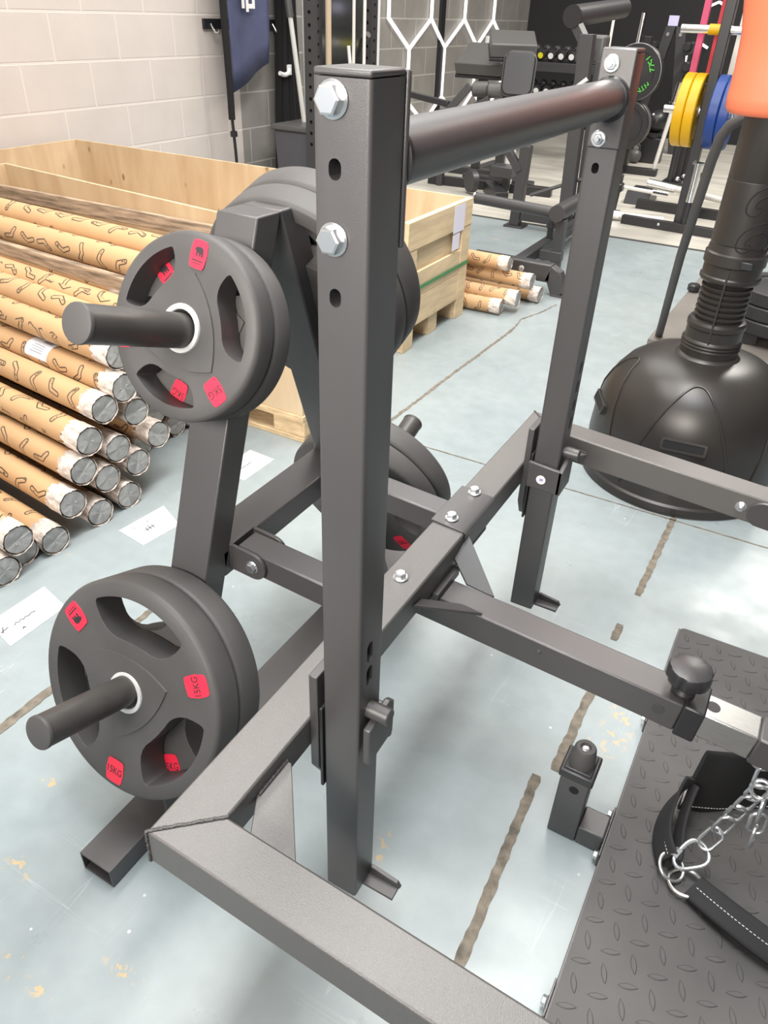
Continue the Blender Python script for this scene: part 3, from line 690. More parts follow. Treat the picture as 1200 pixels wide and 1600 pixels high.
# ================================================================== weight plates
def smooth_poly(p, it=2):
    for _ in range(it):
        q = []
        for i in range(len(p)):
            a = Vector(p[i]); b = Vector(p[(i+1) % len(p)])
            q += [tuple(a.lerp(b, 0.25)), tuple(a.lerp(b, 0.75))]
        p = q
    return p
BEAR = [(-1.0, 0.28), (-0.95, 0.5), (-0.72, 0.72), (-0.62, 0.9), (-0.5, 0.78), (-0.25, 0.85), (0.15, 0.95), (0.6, 0.85), (0.9, 0.55), (1.0, 0.1), (0.95, -0.35), (0.98, -0.9), (0.62, -0.9), (0.58, -0.45), (0.42, -0.25), (0.40, -0.85), (0.08, -0.85), (0.06, -0.3), (-0.25, -0.22), (-0.28, -0.9), (-0.6, -0.9), (-0.6, -0.15), (-0.72, 0.12)]
def make_plate(kind, R, T, hub_r, win, lab_r, labs, emb, lw, lh, txt, up_out, label):
    root = thing('weight_plate', (0, 0, 0), label, 'weight plate', 'black rubber weight plates on the rack')
    prof = [(0.0262, -T), (R-0.006, -T), (R-0.0015, -T+0.003), (R, -T+0.008), (R, -0.008), (R-0.002, -0.003), (R-0.007, 0.0), (0.80*R, 0.0), (0.66*R, -0.0012), (0.0262, -0.0012)]
    base = mesh_from(MB().lathe(prof, n=96, closed=True), 'p', Vector((0, 0, 0)))
    cut = MB()
    for a0 in win[0]:
        d, ro, ha = win[1], win[2], math.radians(win[3])
        arc = [(ro*math.cos(t), ro*math.sin(t)) for t in [-ha+2*ha*i/10 for i in range(11)]]
        e0 = (d, -d*math.tan(ha)*win[4]); e1 = (d, d*math.tan(ha)*win[4])
        poly = smooth_poly([e0]+arc+[e1, (d+win[5], 0)], 2)
        ca, sa = math.cos(math.radians(a0)), math.sin(math.radians(a0))
        cut.prism_z([(x*ca-y*sa, x*sa+y*ca) for x, y in poly], -T-0.01, 0.01)
    me = boolean(base, mesh_from(cut, 'c', Vector((0, 0, 0))))
    body = build('plate_body', me, 'black_rubber', root, 0.0045, 3, ang=50)
    # raised rounded three-corner hub
    tri = []
    for k in range(3):
        a = math.radians(emb+120*k); b = math.radians(emb+120*(k+1))
        A = Vector((hub_r*math.cos(a), hub_r*math.sin(a))); B = Vector((hub_r*math.cos(b), hub_r*math.sin(b))); m = (A+B)/2; nrm = m.normalized()
        for i in range(10):
            u = i/10; tri.append(tuple(A.lerp(B, u) + nrm*0.016*4*u*(1-u)))
    hubm = MB(); n = len(tri); ringv = [(0.031*math.cos(2*PI*i/n+math.radians(emb)), 0.031*math.sin(2*PI*i/n+math.radians(emb))) for i in range(n)]
    vs = [(x, y, -0.004) for x, y in tri] + [(x*0.975, y*0.975, 0.0012) for x, y in tri] + [(x, y, 0.002) for x, y in ringv]
    fs = [(i, (i+1) % n, n+(i+1) % n, n+i) for i in range(n)] + [(n+i, n+(i+1) % n, 2*n+(i+1) % n, 2*n+i) for i in range(n)]
    hubm.add(vs, fs)
    build('raised_hub', hubm, 'black_rubber', root, ang=30)
    build('hub_ring', MB().lathe([(0.0262, -T+0.001), (0.0345, -T+0.001), (0.0345, 0.002), (0.0335, 0.0046), (0.0275, 0.0046), (0.0262, 0.003)], n=48, closed=True), 'ring_zinc', root, label='bright metal ring around the centre hole')
    def put(phi, z, flip, content):
        a = math.radians(phi); c = Vector((lab_r*math.cos(a), lab_r*math.sin(a), z))
        up = Vector((math.cos(a), math.sin(a), 0)) * (1 if up_out else -1)
        ez = Vector((0, 0, -1 if flip else 1)); ex = up.cross(ez)
        Mx = frame_matrix(c, ex, up, ez)
        w2 = lw/2*0.93; h2 = lh/2
        shp = [(-w2, h2*0.8), (-w2*0.82, h2), (0, h2*1.04), (w2*0.82, h2), (w2, h2*0.8), (w2*1.12, 0), (w2, -h2*0.8), (w2*0.82, -h2), (0, -h2*1.04), (-w2*0.82, -h2), (-w2, -h2*0.8), (-w2*1.12, 0)]
        lb = build('weight_label' if content else 'emblem_label', placed(MB().prism_z(shp, 0.0, 0.0009), Mx), 'red_label', root, 0.0002, label='red label printed %s' % txt if content else 'red label with a black bear emblem')
        if content:
            tm = text_mesh(txt, lh*0.42, 0.0002); xs = [p.x for p in tm.v]; kx = min(1.0, lw*0.84/(max(xs)-min(xs))); x0 = (max(xs)+min(xs))/2
            tm.v = [Vector(((p.x-x0)*kx, p.y, p.z+0.0011)) for p in tm.v]
            build('printed_weight', placed(tm, Mx), 'label_ink', lb, smooth=False)
        else:
            e = MB().prism_z([(x*lw*0.27, y*lh*0.19+lh*0.10) for x, y in BEAR], 0.0009, 0.0013)
            e.prism_z([(-lw*.32, -lh*.20), (lw*.32, -lh*.20), (lw*.32, -lh*.25), (-lw*.32, -lh*.25)], 0.0009, 0.0012)
            e.prism_z([(-lw*.25, -lh*.31), (lw*.25, -lh*.31), (lw*.25, -lh*.34), (-lw*.25, -lh*.34)], 0.0009, 0.0012)
            build('bear_emblem', placed(e, Mx), 'label_ink', lb, smooth=False)
    for p in labs: put(p, 0.0, False, True); put(p, -T, True, True)
    put(emb, 0.0, False, False)
    return root
NQ = math.hypot(1, SS)
def plate_matrix(sgn, y, z, rot, off):
    n = Vector((0, -sgn, SS))/NQ; e2 = Vector((0, sgn*SS, 1))/NQ; e1 = e2.cross(n)
    a = math.radians(rot); ex = e1*math.cos(a)+e2*math.sin(a); ey = -e1*math.sin(a)+e2*math.cos(a)
    c = Vector((AX+AW/2, y, z)) - n*off - e2*0.001
    return frame_matrix(c, ex, ey, n)
p5 = make_plate('5', 0.1315, 0.0395, 0.080, ((19, 139, 259), 0.065, 0.111, 33, 0.92, 0.004), 0.103, (-45, 198), 82, 0.028, 0.037, '5KG', True, 'outer small black 5KG plate on the upper peg nearest the cardboard tubes')
p5.matrix_world = plate_matrix(1, 0.4375, 0.8674, 0, 0)
dup(p5, plate_matrix(1, 0.4375, 0.8674, 57, 0.0405), label='inner small black 5KG plate behind another on the upper peg, beside the rack leg')
p15 = make_plate('15', 0.184, 0.0525, 0.088, ((88, -32, 208), 0.080, 0.157, 37, 0.95, 0.006), 0.150, (28, -92), 145, 0.036, 0.043, '15KG', False, 'outer large black 15KG plate on the lower peg near the open tube end')
p15.matrix_world = plate_matrix(1, 0.2197, 0.3364, 0, 0)
dup(p15, plate_matrix(1, 0.2197, 0.3364, -92, 0.0535), label='inner large black 15KG plate behind another on the lower peg, beside the rack leg')
dup(p15, plate_matrix(-1, 2*YM-0.4375, 0.8674, 40, 0.005), label='upper black plate behind the near handle upright, the one nearer the plywood crates')
dup(p15, plate_matrix(-1, 2*YM-0.4375, 0.8674, 15, 0.0585), label='upper black plate just behind the top of the rack legs')
dup(p15, plate_matrix(-1, 2*YM-0.22, 0.34, 60, 0.0), label='lower far black plate with a bare peg sticking out, behind the beam')
dup(p15, plate_matrix(-1, 2*YM-0.22, 0.34, -158, 0.0535), label='lower far black plate facing the beam, its red label showing under the link arm')

# ================================================================== plywood crates
def crate_rear():
    t = thing('plywood_crate', (-2.2, 2.75, 0), 'long open plywood crate on a pallet base with a green strap, nearest the white wall', 'crate')
    x0, x1, y0, y1, zb, h, th = -3.54, -0.978, 2.43, 3.06, 0.095, 0.545, 0.014
    build('side_panel', MB().prism_y([(x0, zb), (x1, zb), (x1, h), (x1-0.12, h), (x1-0.2, 0.44), (x0, 0.44)], y0, y0+th), 'plywood', t, 0.001)
    build('side_panel', MB().box(x0, x1, y1-th, y1, zb, h), 'plywood', t, 0.001)
    build('end_panel', MB().box(x0, x0+th, y0+th, y1-th, zb, h), 'plywood', t, 0.001)
    build('end_panel', MB().box(x1-th, x1-0.001, y0+th, y1-th, zb, h-0.001), 'pine', t, 0.001)
    build('base_panel', MB().box(x0+th, x1-th, y0+th, y1-th, zb, zb+0.014), 'plywood', t)
    for yc in (y0+0.05, (y0+y1)/2, y1-0.05):
        for xc in (x0+0.08, x0+0.9, x1-0.9, x1-0.05):
            build('base_block', MB().box(xc-0.05, xc+0.05, yc-0.045, yc+0.045, 0.016, zb-0.001), 'pine', t, 0.002)
        build('base_board', MB().box(x0, x1, yc-0.045, yc+0.045, 0.0, 0.016), 'pine', t, 0.002)
    e = x1
    build('end_batten', MB().box(e, e+0.016, y0+0.0, y1, 0.43, h), 'pine', t, 0.002)
    build('end_batten', MB().box(e, e+0.014, y0, y0+0.09, 0.0, 0.4295), 'pine', t, 0.002)
    build('end_batten', MB().box(e, e+0.014, y1-0.09, y1, 0.0, 0.4295), 'pine', t, 0.002)
    build('end_batten', MB().box(e, e+0.012, y0+0.0905, y1-0.0905, 0.22, 0.33), 'pine', t, 0.002)
    build('end_batten', MB().box(e, e+0.012, y0+0.0905, y0+0.30, 0.095, 0.2185), 'pine', t, 0.002)
    build('end_batten', MB().box(e, e+0.012, y0+0.303, y1-0.0905, 0.095, 0.2185), 'pine', t, 0.002)
    build('packing_strap', MB().box(e+0.0165, e+0.0175, y0-0.001, y1+0.001, 0.252, 0.268), 'green_strap', t)
    build('packing_strap', MB().box(x1-0.10, e+0.017, y0-0.0015, y0-0.0005, 0.252, 0.268), 'green_strap', t)
    build('paper_note', MB().box(e+0.0165, e+0.0172, 2.86, 2.975, 0.42, 0.538), 'lilac_paper', t, label='lilac paper note taped near the top corner')
    build('paper_note', MB().box(e+0.0165, e+0.0172, 2.86, 2.935, 0.345, 0.415), 'lilac_paper', t, label='small lilac note under the larger one')
    for (y, z) in ((2.60, 0.50),): pass
    return t
crate_rear()
def crate_front():
    t = thing('plywood_crate', (-1.7, 1.8, 0), 'open plywood crate on a low pallet with a weathered top board, behind the cardboard tubes', 'crate')
    x0, x1, y0, y1, h = -2.9, -0.87, 1.54, 2.03, 0.60
    build('side_panel', MB().prism_z([(x0, 2.086), (x1, 1.858), (x1, 1.872), (x0, 2.10)], 0.10, h), 'plywood', t, 0.001)
    build('side_panel', MB().box(x0, x1, y0, y0+0.014, 0.10, 0.635), 'plywood', t, 0.001)
    build('end_panel', MB().box(x1-0.014, x1-0.0005, y0+0.014, 1.858, 0.10, h-0.001), 'plywood', t, 0.001)
    build('end_panel', MB().box(x0, x0+0.014, y0+0.014, 2.086, 0.10, h-0.001), 'plywood', t, 0.001)
    build('deck_board', MB().box(x0, x1+0.005, y0-0.006, y1+0.006, 0.078, 0.0995), 'pallet_wood', t, 0.002)
    for yc in (y0+0.045, (y0+y1)/2, y1-0.045):
        for xc in (x0+0.07, -1.85, x1-0.06):
            build('base_block', MB().box(xc-0.065, xc+0.065, yc-0.045, yc+0.045, 0.018, 0.0775), 'pallet_wood', t, 0.003)
        build('base_board', MB().box(x0, x1+0.004, yc-0.048, yc+0.048, 0.0, 0.018), 'pallet_wood', t, 0.002)
    a, b = Vector((-2.85, 0, 0.600)), Vector((-0.95, 0, 0.665))
    build('top_board', MB().box(-2.85, -0.95, y0-0.018, y0-0.0005, 0.630, 0.675), 'weathered_wood', t, 0.002, label='weathered grey-brown board along the top edge')
    return t
crate_front()

# ================================================================== cardboard tubes
TR = 0.0385
TDIR = Vector((-1, 0.12, 0)).normalized()
def make_tube():
    root = thing('cardboard_tube', (0, 0, 0), '', 'cardboard tube', 'brown cardboard tubes in the pile')
    build('tube_body', MB().cyl((0.055, 0, 0), (1.62, 0, 0), TR, n=40), 'printed_cardboard', root)
    rnd = random.Random(5); mb = MB(); n = 40; prof = []
    vs = []; fs = []; m = 7
    for j in range(m):
        x = 0.002+0.066*j/(m-1)
        for i in range(n):
            tt = 2*PI*i/n
            r = TR+0.0012+rnd.uniform(-0.0009, 0.0012) + (0.001 if j == 0 else 0)
            xx = x + (rnd.uniform(-0.010, 0.012) if j == m-1 else (rnd.uniform(-0.002, 0.0015) if j == 0 else 0))
            if j == m-1: r = TR+0.0004
            vs.append((xx, r*math.cos(tt), r*math.sin(tt)))
    for j in range(m-1):
        for i in range(n): fs.append((j*n+i, j*n+(i+1) % n, (j+1)*n+(i+1) % n, (j+1)*n+i))
    mb.add(vs, fs); build('film_wrap', mb, 'wrap', root, ang=60, label='crinkled clear film taped round the end')
    mb = MB(); vs = [(0.0045, 0, 0)]; k = 24; rr = [0.35, 0.7, 0.93]
    for j, q in enumerate(rr):
        for i in range(k):
            tt = 2*PI*i/k; vs.append((0.004+rnd.uniform(-0.002, 0.0016), TR*q*math.cos(tt), TR*q*math.sin(tt)))
    fs = [(0, 1+i, 1+(i+1) % k) for i in range(k)]
    for j in range(2):
        for i in range(k): fs.append((1+j*k+i, 1+(j+1)*k+i, 1+(j+1)*k+(i+1) % k, 1+j*k+(i+1) % k))
    for i in range(k): vs.append((0.008, TR*0.95*math.cos(2*PI*i/k), TR*0.95*math.sin(2*PI*i/k)))
    o = 1+2*k
    for i in range(k): fs.append((o+i, o+k+i, o+k+(i+1) % k, o+(i+1) % k))
    mb.add(vs, fs); build('end_plug', mb, 'cap_grey', root, ang=25, label='grey film-covered end')
    return root
tube0 = make_tube()
used = [False]
def tube_k(y):
    K = [(0.0, 0.12), (1.0, 0.12), (1.15, 0.10), (1.36, 0.055), (1.43, 0.02), (2, 0.02)]
    for (a, p), (b, q) in zip(K[:-1], K[1:]):
        if y <= b: return p+(q-p)*(y-a)/(b-a)
def tube_matrix(x, y, z, roll, kk=0.12, kz=0.0):
    ex = Vector((-1, kk, kz)).normalized(); ez = Vector((0, 0, 1)); ey = ez.cross(ex).normalized(); ez = ex.cross(ey)
    a = math.radians(roll)
    return frame_matrix((x, y, z), ex, ey*math.cos(a)+ez*math.sin(a), -ey*math.sin(a)+ez*math.cos(a))
def put_tube(x, y, z, label):
    rl = random.uniform(0, 360); Mw = tube_matrix(x, y, z, rl, tube_k(y))
    if not used[0]:
        used[0] = True; tube0.matrix_world = Mw; tube0['label'] = label; return tube0
    return dup(tube0, Mw, label=label)
vis = [  # y, z, x, label
 (1.36, 0.628, -1.10, 'cardboard tube right below the weathered board, farthest back and highest in the pile'),
 (1.27, 0.597, -1.09, 'second-highest cardboard tube, between the weathered board and the loose plank'),
 (1.15, 0.503, -1.10, 'cardboard tube lying directly in front of the loose weathered plank'),
 (1.075, 0.490, -1.09, 'cardboard tube second in front of the loose plank, its end hidden by the 5KG plates'),
 (1.010, 0.447, -1.09, 'cardboard tube passing just behind the tip of the upper peg'),
 (0.985, 0.367, -1.06, 'cardboard tube with a white shipping label on it'),
 (0.9152, 0.3295, -1.07, 'cardboard tube with the topmost fully visible grey end, below the 5KG plates'),
 (0.8466, 0.2631, -1.07, 'cardboard tube whose grey end is second from the top of the front slope'),
 (0.8095, 0.1890, -1.07, 'cardboard tube whose grey end is third down the front slope'),
 (0.7533, 0.1140, -1.07, 'cardboard tube whose grey end is fourth down the front slope, just above the floor row'),
 (0.6771, 0.0405, -1.07, 'cardboard tube on the floor at the foot of the front slope, fifth end down'),
 (0.5722, 0.1100, -1.06, 'cardboard tube with a large torn wrapped end at the left edge of the photo'),
 (0.6000, 0.0405, -1.10, 'cardboard tube on the floor tucked under the torn wrapped one'),
 (0.5220, 0.0405, -1.07, 'cardboard tube on the floor nearest the camera, its end at the left edge'),
 (1.0200, 0.2780, -1.07, 'cardboard tube end right of the topmost visible end, partly behind the 5KG plates'),
 (1.0885, 0.1750, -1.07, 'cardboard tube end farthest right in the pile, next to the rack leg'),
 (0.9351, 0.1990, -1.07, 'cardboard tube end in the middle of the second column of ends'),
 (0.9950, 0.1250, -1.07, 'small shaded tube end low down beside the rack leg'),
 (0.8799, 0.1300, -1.07, 'cardboard tube end just above the floor row in the second column'),
 (0.9420, 0.0405, -1.07, 'rounded tube end on the floor at the right foot of the pile'),
 (0.8330, 0.0405, -1.07, 'tube end on the floor between the front slope and the rounded end'),
]
tubes = []
for (y, z, x, lb) in vis: tubes.append(put_tube(x, y, z, lb))
inner = [(1.03, 0.0405), (1.11, 0.0405), (1.19, 0.0405), (1.27, 0.0405), (1.35, 0.0405), (1.43, 0.0405), (1.18, 0.12), (1.26, 0.12), (1.34, 0.12), (1.42, 0.12), (1.17, 0.20), (1.25, 0.20), (1.33, 0.20), (1.41, 0.20),
         (1.10, 0.275), (1.18, 0.28), (1.26, 0.28), (1.34, 0.28), (1.42, 0.28), (1.07, 0.34), (1.15, 0.352), (1.25, 0.36), (1.33, 0.36), (1.41, 0.36), (1.09, 0.415), (1.17, 0.428), (1.25, 0.44), (1.33, 0.44), (1.41, 0.44), (1.25, 0.52), (1.33, 0.54), (1.41, 0.53), (1.42, 0.49)]
for (y, z) in inner[:-1]:
    tb = put_tube(-1.26, y, z, 'brown cardboard tube buried in the back of the pile'); tb['group'] = 'buried cardboard tubes'
# shipping label on the sixth tube: a curved sheet
lt = tubes[5]
mb = MB(); a0, a1 = math.radians(20), math.radians(125)
R6 = TR+0.0006
vs = []; fs = []
Ml = lt.matrix_world.copy()
Tx = Vector((-1, tube_k(0.985), 0)).normalized(); Ty = Vector((0, 0, 1)).cross(Tx).normalized()
c0 = Vector((-1.06, 0.985, 0.367))
import itertools
for i in range(13):
    a = math.radians(12)+math.radians(115)*i/12
    for u in (0.305, 0.415):
        # angle measured from the camera-side horizontal, going over the top
        p = c0 + Tx*u + (Ty*math.cos(a)*1 + Vector((0, 0, 1))*math.sin(a))*R6
        vs.append(p)
# find which sideways sign faces the camera
side = 1 if Ty.dot(CAM-c0) > 0 else -1
vs = []
for i in range(13):
    a = math.radians(5)+math.radians(110)*i/12
    for u in (0.305, 0.415):
        vs.append(c0 + Tx*u + (Ty*side*math.cos(a) + Vector((0, 0, 1))*math.sin(a))*R6)
for i in range(12): fs.append((2*i, 2*i+1, 2*i+3, 2*i+2))
def child_world(name, mb, material, parent_obj, label=None):
    inv = parent_obj.matrix_world.inverted()
    mb.v = [inv @ p for p in mb.v]
    ORG[parent_obj.name] = Vector((0, 0, 0))
    return build(name, mb, material, parent_obj, label=label)
bpy.context.view_layer.update()
mb.add(vs, fs); sl = child_world('shipping_label', mb, 'paper', lt, 'white printed shipping label')
mb = MB()
def curved_bar(mb, u0, u1, d0, d1):
    vs = []; fs = []
    for i in range(4):
        a = math.radians(d0+(d1-d0)*i/3)
        for u in (u0, u1): vs.append(lt.matrix_world.inverted() @ (c0 + Tx*u + (Ty*side*math.cos(a) + Vector((0, 0, 1))*math.sin(a))*(R6+0.0005)))
    mb.add(vs, [(2*i, 2*i+1, 2*i+3, 2*i+2) for i in range(3)])
for k in range(12): curved_bar(mb, 0.322+k*0.0035, 0.3235+k*0.0035, 85, 102)
for k in range(4): curved_bar(mb, 0.33, 0.39-0.008*(k % 2), 30+k*11, 32+k*11)
ORG[sl.name] = Vector((0, 0, 0)); build('label_print', mb, 'ink', sl, smooth=False)
# loose plank lying across the pile
pk = build('wooden_plank', MB().rtube((-2.75, 1.20+0.09*1.68, 0.556), (-1.08, 1.20, 0.558), 0.024, 0.040), 'weathered_wood', origin=(-1.08, 1.20, 0.535), bevel=0.002)
tag(pk, 'loose weathered grey-brown plank lying among the cardboard tubes', 'plank')

# ================================================================== papers on the floor
def note(c4, label, marks):
    c = sum((Vector((*p, 0)) for p in c4), Vector())/4
    t = thing('paper_sheet', (c.x, c.y, 0), label, 'paper', 'handwritten sheets on the floor')
    build('sheet', MB().prism_z(c4, 0.0004, 0.0014), 'paper', t, smooth=False)
    ex = (Vector((*c4[1], 0))-Vector((*c4[0], 0))); ey = (Vector((*c4[3], 0))-Vector((*c4[0], 0)))
    o = Vector((*c4[0], 0.0019))
    mb = MB()
    for line in marks:
        mb.sweep([o+ex*u+ey*v for u, v in line], 0.0012, 5)
    build('handwriting', mb, 'ink', t)
    return t
sc = [(0.25, 0.52), (0.29, 0.62), (0.33, 0.50), (0.37, 0.60), (0.41, 0.5), (0.45, 0.58), (0.5, 0.5), (0.56, 0.57), (0.62, 0.5)]
note([(-0.905, 0.820), (-0.889, 0.945), (-0.996, 0.995), (-1.012, 0.834)][::1], 'white paper sheet on the floor between the tube pile and the rack leg', [[(0.42, 0.40), (0.44, 0.58)], [(0.50, 0.40), (0.52, 0.6)], [(0.58, 0.40), (0.6, 0.58)], [(0.38, 0.47), (0.64, 0.5)], [(0.25, 0.75), (0.28, 0.78)], [(0.6, 0.78), (0.64, 0.75)]])
note([(-0.881, 0.375), (-0.884, 0.535), (-0.99, 0.56), (-0.99, 0.40)], 'white paper sheet with scrawled writing, on the floor beside the 15KG plates', [[(u, 0.35+0.5*(v-0.3)) for u, v in sc], [(0.3, 0.2), (0.33, 0.26), (0.36, 0.2), (0.31, 0.23)], [(0.05, 0.45), (0.10, 0.62)], [(0.03, 0.5), (0.16, 0.52)]])
note([(-0.885, 1.235), (-0.885, 1.392), (-0.99, 1.400), (-0.995, 1.24)], 'white paper sheet on the floor behind the rack leg, seen through the rack', [[(u, 0.2+0.5*v) for u, v in sc]])

# ================================================================== free-standing punch dummy
def punch_dummy():
    cx, cy = 0.27, 2.06
    t = thing('punch_dummy', (cx, cy, 0), 'punch dummy with a coral torso on a ribbed brown-black post and a domed weighted base', 'punching bag')
    prof = [(0.296, 0.0), (0.305, 0.004), (0.305, 0.03), (0.298, 0.036), (0.296, 0.05), (0.299, 0.12), (0.294, 0.20), (0.280, 0.265), (0.256, 0.32), (0.225, 0.36), (0.185, 0.388), (0.14, 0.402), (0.096, 0.409), (0.0, 0.41)]
    base = MB(); base.lathe(prof[:-1]+[(0.001, 0.41)], (cx, cy, 0), (0, 0, 1), 96)
    bo = build('weighted_base', base, 'dummy_plastic', t, ang=25)
    # arched panel lines pressed into the dome: raised ribs following the surface
    def surf(h):
        for (r0, z0), (r1, z1) in zip(prof[4:-1], prof[5:]):
            if z0 <= h <= z1: return r0+(r1-r0)*(h-z0)/(z1-z0)
        return 0.096
    for az in (-84, -12, 60, 132, 204):
        pts = []
        for i in range(33):
            u = -1+2*i/32
            h = 0.055 + 0.325*(1-abs(u)**2.2)
            wdt = math.radians(31)*(1 if u > 0 else -1)*abs(u)**0.9
            a = math.radians(az)+wdt
            r = surf(h)+0.0012
            pts.append((cx+r*math.cos(a), cy+r*math.sin(a), h))
        build('panel_rib', MB().sweep(pts, 0.0035, 8), 'dummy_plastic', bo)
        a = math.radians(az); r = surf(0.225)
        ex = Vector((-math.sin(a), math.cos(a), 0)); ey = Vector((0, 0, 1)); ez = Vector((math.cos(a), math.sin(a), 0))
        Mx = frame_matrix((cx+r*ez.x, cy+r*ez.y, 0.228), ex, Vector((-0.28*ez.x, -0.28*ez.y, 0.96)), Vector((0.96*ez.x, 0.96*ez.y, 0.28)))
        rim = MB(); o = rrect(0.128, 0.036, 0.006); i_ = rrect(0.114, 0.023, 0.004); n = len(o)
        vs = [(x, y, -0.012) for x, y in o]+[(x, y, 0.003) for x, y in o]+[(x, y, 0.003) for x, y in i_]+[(x, y, -0.004) for x, y in i_]
        fs = []
        for k in range(3): fs += [(k*n+j, k*n+(j+1) % n, (k+1)*n+(j+1) % n, (k+1)*n+j) for j in range(n)]
        rim.add(vs, fs); build('handle_recess', placed(rim, Mx), 'dummy_plastic', bo)
        build('recess_floor', placed(MB().prism_z(rrect(0.116, 0.025, 0.004), -0.004, 0.0016), Mx), 'black_fabric', bo)
    # post: screw collar, bellows, clamp, shaft
    P = [(0.095, 0.408), (0.089, 0.414), (0.083, 0.417), (0.083, 0.436), (0.086, 0.438), (0.083, 0.443), (0.086, 0.448), (0.083, 0.453), (0.086, 0.458), (0.083, 0.463), (0.080, 0.466), (0.080, 0.496), (0.083, 0.50), (0.083, 0.512), (0.078, 0.520), (0.064, 0.523)]
    z = 0.523
    for k in range(6):
        P += [(0.061, z+0.002), (0.061, z+0.006), (0.070, z+0.009), (0.070, z+0.014), (0.063, z+0.0165)]; z += 0.0165
    P += [(0.066, z+0.006), (0.079, z+0.012), (0.083, z+0.018), (0.083, z+0.026), (0.079, z+0.03), (0.079, z+0.058), (0.084, z+0.062), (0.084, z+0.09), (0.078, z+0.094), (0.076, z+0.115), (0.078, z+0.118)]
    build('flexible_post', MB().lathe(P, (cx, cy, 0), (0, 0, 1), 64), 'dummy_plastic', t, ang=30)
    z2 = z+0.118
    build('shaft', MB().lathe([(0.0775, z2), (0.0765, 0.90), (0.0755, 0.901), (0.0765, 0.903), (0.0765, 1.12)], (cx, cy, 0), (0, 0, 1), 64), 'dummy_plastic', t)
    build('shaft_seam', MB().box(cx-0.0025, cx+0.0025, cy-0.0865, cy-0.074, 0.47, z+0.058), 'dummy_plastic', t)
    build('clamp_buckle', MB().box(cx+0.025, cx+0.055, cy-0.092, cy-0.066, z+0.066, z+0.086), 'black_plastic', t, 0.002)
    # scrolls moulded on the shaft
    for zc in (0.895, 0.800):
        for mir in (1, -1):
            hook = [(0.0, 0.006), (-0.022, 0.0), (-0.042, -0.014), (-0.054, -0.034), (-0.058, -0.054), (-0.052, -0.069), (-0.038, -0.074), (-0.024, -0.068), (-0.017, -0.054), (-0.026, -0.047), (-0.033, -0.053), (-0.036, -0.045), (-0.030, -0.032), (-0.016, -0.022), (0.0, -0.018)]
            pts = []
            for (u, v) in hook:
                a = math.radians(-50)+mir*u/0.0768
                pts.append(Vector((cx+0.0768*math.cos(a), cy+0.0768*math.sin(a), zc+v)))
            sm = []
            for i in range(len(pts)-1):
                for k in range(3): sm.append(pts[i].lerp(pts[i+1], k/3))
            sm.append(pts[-1])
            for _ in range(2): sm = [sm[0]]+[(sm[i-1]+sm[i]*2+sm[i+1])/4 for i in range(1, len(sm)-1)]+[sm[-1]]
            build('scroll_groove', MB().sweep(sm, 0.0022, 8), 'black_fabric', t)
    for da in (-0.05, 0.05):
        a = math.radians(-50)+da; build('shaft_groove', MB().cyl((cx+0.0768*math.cos(a), cy+0.0768*math.sin(a), z2+0.01), (cx+0.0762*math.cos(a), cy+0.0762*math.sin(a), 0.80), 0.0018, n=8), 'black_fabric', t)
    # torso
    mb = MB(); n = 48; rows = [(1.052, 0.60), (1.050, 0.80), (1.054, 0.92), (1.066, 0.985), (1.09, 1.0), (1.15, 0.99), (1.22, 1.02), (1.30, 1.14), (1.40, 1.32), (1.52, 1.45), (1.62, 1.42), (1.69, 1.15), (1.73, 0.7), (1.75, 0.42), (1.80, 0.36)]
    vs = []; fs = []
    for (zz, k) in rows:
        for i in range(n):
            a = 2*PI*i/n; c, s_ = math.cos(a), math.sin(a)
            rx, ry = 0.130*k, 0.098*min(k, 1.2)
            vs.append((cx+rx*math.copysign(abs(c)**0.75, c), cy+ry*math.copysign(abs(s_)**0.75, s_), zz))
    for j in range(len(rows)-1):
        for i in range(n): fs.append((j*n+i, j*n+(i+1) % n, (j+1)*n+(i+1) % n, (j+1)*n+i))
    fs.append(tuple(range(n))); fs.append(tuple((len(rows)-1)*n+i for i in range(n)))
    mb.add(vs, fs); build('rubber_torso', mb, 'coral', t, ang=70, label='smooth coral-orange rubber torso')
    build('rubber_head', MB().sphere((cx, cy, 1.90), 0.11, 24, (0.82, 0.95, 1.15)), 'coral', t)
punch_dummy()

